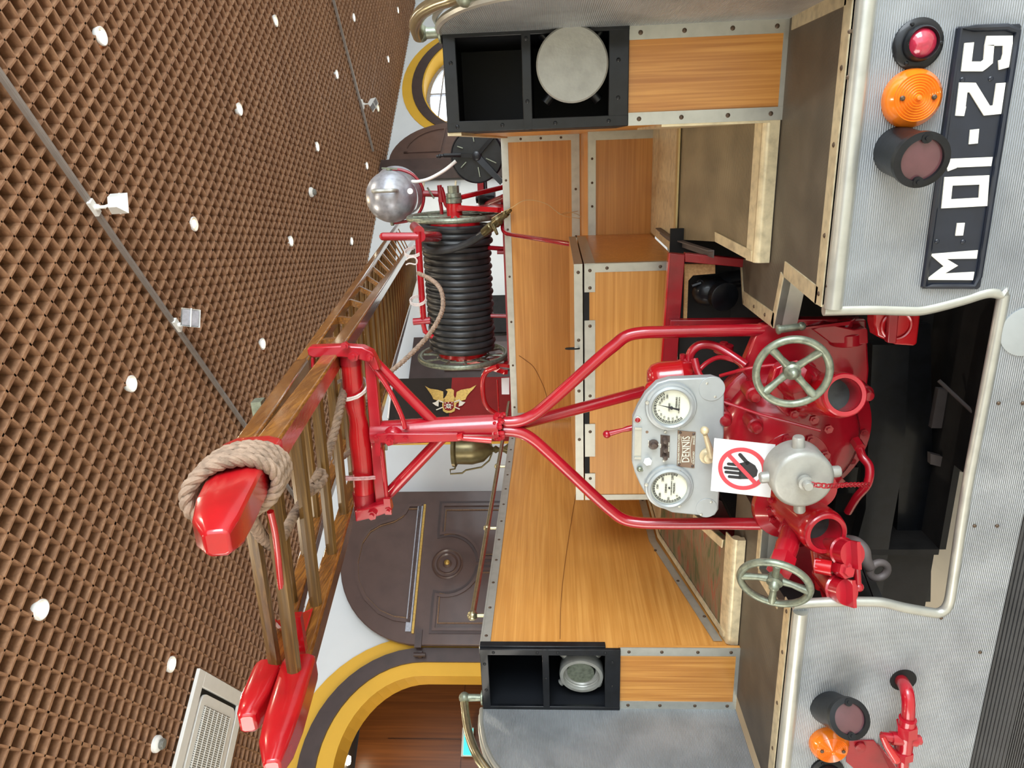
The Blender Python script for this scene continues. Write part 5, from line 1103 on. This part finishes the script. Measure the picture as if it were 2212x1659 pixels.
sL = L0+dL*-.83+sZ*.05; lu = L0+sZ*.09; railp(sL, lu+dL*.01, .022, .02); railp(lu, lu+dL*6.0+sZ*.1, .02, .019)
def foot(cl, hw, hh):                    # block swept along (t, up offset) stations with a blunt pointed end
    vs = []; n = len(cl)
    for k, (p0, t, o, kx, kz) in enumerate(cl):
        for i, j in ((-1, -.55), (-.75, -1), (.75, -1), (1, -.55), (1, .55), (.75, 1), (-.75, 1), (-1, .55)): vs.append(p0+dL*t+sZ*(o+hh*kz*j)+sX*hw*kx*i)
    fs = [tuple(range(8))[::-1], tuple(range(8*n-8, 8*n))]+[(8*k+i, 8*k+(i+1) % 8, 8*k+8+(i+1) % 8, 8*k+8+i) for k in range(n-1) for i in range(8)]
    return link('red_foot', MB().add(vs, fs), 'red2', lad, bevel=.004)
foot([(R0, -.84, .024, 1, 1.15), (R0, -.86, .024, 1.08, 1.22), (R0, -1.0, .015, 1.05, 1.0), (R0, -1.12, .004, 1.0, .9), (R0, -1.19, -.006, .9, .75), (R0, -1.23, -.016, .6, .4)], .033, .044)
foot([(L0, -.80, .0, 1, 1), (L0, -.82, .0, 1.08, 1.05), (L0, -.98, .0, 1.05, 1.0), (L0, -1.05, .0, .95, .85), (L0, -1.10, -.004, .6, .45)], .034, .034)
foot([(L0, -.80, .064, 1, 1), (L0, -.82, .066, 1.05, 1.05), (L0, -.91, .070, 1.0, 1.0), (L0, -.955, .072, .9, .75), (L0, -.97, .072, .7, .55)], .030, .028)
rg0 = None
def rungs(pr, pl_, ts, r, nm):
    global rg0
    first = None
    for t in ts:
        a, b = pr+dL*t, pl_+dL*t
        if first is None:
            first = link(nm, MB().tube([a, a.lerp(b, .1), a.lerp(b, .9), b], [r*.9, r, r, r*.9], 8), 'rung', lad, angle=20); fa_ = (a+b)/2; fl_ = first.location.copy(); fd = (b-a)
        else:
            o = first.copy(); C.objects.link(o); o.parent = lad; o.location = fl_+((a+b)/2-fa_)
rungs(R0, L0, [-.86+.272*k for k in range(32)], .0158, 'rung')
def ulin(s0, m0, e0):
    def g(t):
        return s0.lerp(m0, (t+.88)/.88) if t < 0 else m0.lerp(e0, t/6.1)
    return g
gR, gL = ulin(sR, pU, far), ulin(sL, lu, lu+dL*6.0+sZ*.1)
f1 = None
for k in range(24):
    t = -.86+.272*k
    if t > 5.9: break
    a, b = gR(t), gL(t)
    link('upper_rung', MB().tube([a, a.lerp(b, .1), a.lerp(b, .9), b], [.013, .0145, .0145, .013], 8), 'rung', lad, angle=20)
tb = None
for k in range(14):
    f_ = .05+k*.068; a = pU.lerp(far, f_); tt = (a-R0).dot(dL); b = R0+dL*tt
    link('truss_post', MB().obox((a+b)/2, (b-a)/2, sX*.014, dL*.018), 'ladder', lad)
for s, pp in ((1, R0), (-1, L0)):
    pass
link('tie_rod', MB().tube(smooth([P(584, 1105, -.45), P(594, 1150, -.44), P(600, 1200, -.43), P(610, 1285, -.40), P(630, 1365, -.37), P(640, 1395, -.36), P(632, 1425, -.36), P(634, 1450, -.36)], 4), .0065, 10), 'red2', lad)
link('ladder_iron', MB().prism([L0+dL*-.62+sX*.03, L0+dL*-.78+sX*.03, L0+dL*-.78+sX*.11+UP*.5, L0+dL*-.68+sX*.03+UP*.9], sX*.006).obox(L0+dL*-.78+sX*.07, sX*.05, dL*.012, sZ*.012), 'red2', lad)
link('steel_clip', MB().obox(pU-dU.normalized()*.42+sZ*.03, sX*.03, dL*.022, sZ*.012), 'galv', lad)

# ---- ropes
def rope3(pts, r, pitch, nm_obj, label=None, mat='rope', step=.006, parent=None, cat='rope'):
    c_ = resample(pts, step); bm = MB(); n = len(c_); T = [(c_[min(i+1, n-1)]-c_[max(i-1, 0)]).normalized() for i in range(n)]
    u = T[0].orthogonal().normalized(); U = []
    for i in range(n): u = (u-T[i]*u.dot(T[i])).normalized(); U.append(u.copy())
    for k in range(3):
        q = []
        for i in range(n):
            a = 2*PI*(i*step/pitch+k/3); w_ = T[i].cross(U[i]); q.append(c_[i]+(U[i]*math.cos(a)+w_*math.sin(a))*r*.5)
        bm.tube(q, r*.56, 8)
    o = link(nm_obj, bm, mat, parent)
    if label: tag(o, label, cat)
    return o
# lashing round the right foot: four turns, then the tail running down past the roller
mid = R0+sZ*.016; wr = []
for i in range(4*18+1):
    a = 2*PI*i/18+2.2; t = -.945-.023*i/18; wr.append(mid+dL*(t-.03*math.sin(a))+sX*math.cos(a)*.052+sZ*math.sin(a)*.064)
ln = rope3(wr, .0118, .05, 'lashing_rope', 'thick hemp rope lashed in turns round the red ladder foot, tail hanging down the ladder')
tl = smooth([wr[0]+V((-.03, .03, -.03)), P(588, 1178, -.33), P(640, 1105, -.1), P(685, 1030, .12), P(715, 960, .25), P(735, 880, .33), P(742, 845, .44), P(748, 815, .52)], 6)
rope3(tl, .0125, .05, 'rope_tail', parent=ln)
rope3(smooth([P(672, 1062, .05), P(688, 1050, .06), P(700, 1030, .1), P(692, 1020, .1), P(678, 1040, .06)], 4), .012, .04, 'rope_knot', parent=ln)
r2_ = smooth([P(720, 1000, .5), P(745, 985, .52), P(765, 960, .55), P(790, 870, .58), P(810, 830, .7), P(835, 810, .75), P(880, 772, .85), P(925, 725, .95), P(952, 680, 1.05), P(957, 650, 1.15), P(950, 622, 1.25), P(930, 603, 1.4), P(903, 590, 1.55)], 5)
rope3(r2_, .0095, .035, 'slack_rope', 'thinner brown rope drooping from the ladder past the hose reel', 'rope', .008)
def tie(c, rx, rz, n, label, mat='cord', turns=2, tilt=0.0, Yv_=.45):
    pts = []
    for i in range(turns*20+1):
        a = 2*PI*i/20; pts.append(c+V((tilt*math.cos(a)+.006*i/20, math.cos(a)*rx, math.sin(a)*rz)))
    return rope3(pts, .0036, .014, 'tie_cord', label, mat, .004, cat='cord')
tie(P(755, 842, .45), .05, .055, 2, 'white cord looped round the roller beside the right ladder rail', 'cord', 2, .02)
tie(P(778, 1035, .45), .05, .06, 2, 'pinkish cord looped round the roller near the left ladder rail', 'pinkcord', 2, -.02)
for (x, y), lab in (((892, 548), 'white cord tied round the cradle bar near its upright'), ((903, 652), 'white cord tied round the cradle bar near its lower end')):
    tie(P(x, y, cy), .03, .045, 3, lab, 'cord', 3, .02)
tag(link('cord_loop', MB().tube(smooth([P(877, 562, 2.2), P(884, 557, 2.2), P(895, 556, 2.2), P(901, 563, 2.2), P(898, 571, 2.2), P(885, 569, 2.2), P(877, 572, 2.2)], 4), .004, 8), 'cord'), 'small open white loop of cord under the far ladder rail', 'cord')

# ---- prohibition sign
sg_ = [P(1543, 947, .20), P(1675, 961, .14), P(1664, 1075, .14), P(1535, 1060, .20)]
O_, ex_, ey_ = sg_[0], (sg_[3]-sg_[0]), (sg_[1]-sg_[0])
nS = ex_.cross(ey_).normalized(); nS = nS if nS.y < 0 else -nS
sign = empty('no_touching_sign', (sg_[0]+sg_[1]+sg_[2]+sg_[3])/4+V((0, 0, -.05)), 'white square card with a crossed out black hand leaning on the pump', 'sign')
link('sign_card', MB().prism(sg_, -nS*.003), 'paper', sign)
# card axes: upright right/left and up
RTs = (sg_[1]+sg_[0]-sg_[2]-sg_[3])/2; UPs = (sg_[0]+sg_[3]-sg_[1]-sg_[2])/2; cS = (sg_[0]+sg_[1]+sg_[2]+sg_[3])/4
RTs = RTs/2; UPs = UPs/2
def SP(u, v, h=.001): return cS+RTs*u+UPs*v+nS*h
ro_ = [SP(.80*math.cos(2*PI*i/48)-.02, .80*math.sin(2*PI*i/48)-.0, .0012) for i in range(49)]; ri_ = [SP(.655*math.cos(2*PI*i/48)-.02, .655*math.sin(2*PI*i/48), .0012) for i in range(49)]
hand = MB()
def blob(pts, h=.0008): hand.prism([SP(u, v, h) for u, v in pts], nS*.0004)
def finger(u0, v0, u1, v1, w_): 
    d = V((u1-u0, v1-v0, 0)).normalized(); s = V((-d.y, d.x, 0))*w_; pts = [(u0+s.x, v0+s.y), (u0-s.x, v0-s.y)]
    for k in range(7): a = -PI/2+PI*k/6; pts.append((u1+s.x*math.sin(a)+d.x*w_*math.cos(a), v1+s.y*math.sin(a)+d.y*w_*math.cos(a)))
    blob(pts)
blob([(-.42, .08), (.18, .10), (.24, -.05), (.30, -.18), (.16, -.42), (-.02, -.52), (-.22, -.5), (-.36, -.34)])
for f_ in ((-.36, 0, -.37, .40, .055), (-.2, 0, -.21, .52, .055), (-.045, 0, -.05, .56, .055), (.11, 0, .11, .46, .055), (.18, -.2, .50, .10, .065)): finger(*f_)
link('hand_symbol', hand, 'signblack', sign)
rg = MB().strip(ro_, ri_, nS*.0006); dd = .66*.7071
rg.prism([SP(-.02+.5+.05, .5-.05, .0016), SP(-.02+.5-.05, .5+.05, .0016), SP(-.02-.5-.05, -.5+.05, .0016), SP(-.02-.5+.05, -.5-.05, .0016)], nS*.0006)
link('prohibition_ring', rg, 'signred', sign)

# ---- couplings stowed in the black boxes
cB = P(1236, 139, YP-.03)
b1 = empty('blank_cap_coupling', V((cB.x, YP, 1.504)), 'big round silver blanking cap in the right stowage box', 'coupling')
link('cap_disc', MB().lathe(cB, (0, -1, 0), [(.08, -.10), (.088, -.095), (.088, -.02), (.092, -.012), (.092, -.002), (.088, .002), (.001, .003)], 56), 'silver_cap', b1)
lg = MB()
for a in (-2.45, -.75, .75+PI*0, 2.45): d = V((math.cos(a), 0, math.sin(a))); lg.tube([cB+V((0, .06, 0))+d*.08, cB+V((0, .06, 0))+d*.112], .013, 14)
link('cap_lugs', lg, 'black', b1)
cL_ = P(1256, 1462, YP+.03)
b2_ = empty('suction_coupling', V((cL_.x, YP+.1, 1.504)), 'open threaded silver hose coupling with four lugs in the left stowage box', 'coupling')
link('coupling_ring', MB().lathe(cL_, (-.12, -1, .05), [(.066, -.15), (.068, -.06), (.076, -.05), (.078, -.01), (.075, 0), (.064, .001), (.062, -.008), (.064, -.012), (.061, -.016), (.063, -.022), (.059, -.028), (.05, -.03), (.048, -.1), (.001, -.1)], 52), 'silver_cap', b2_)
lg = MB()
for a in (.8, 2.3, 3.9, 5.5): d = V((math.cos(a), 0, math.sin(a))); lg.lathe(cL_+V((0, .045, 0))+d*.062, d, [(.02, 0), (.0135, .012), (.0125, .036), (.001, .037)], 16)
link('coupling_lugs', lg, 'silver_cap', b2_)
link('dark_bore', MB().lathe(cL_+V((0, .06, 0)), (-.12, -1, .05), [(.0475, 0), (.0475, .035), (.001, .036)], 36), 'galv', b2_)

if screw_rest.v:
    o = link('screws', screw_rest, 'screw', T); o['kind'] = 'stuff'
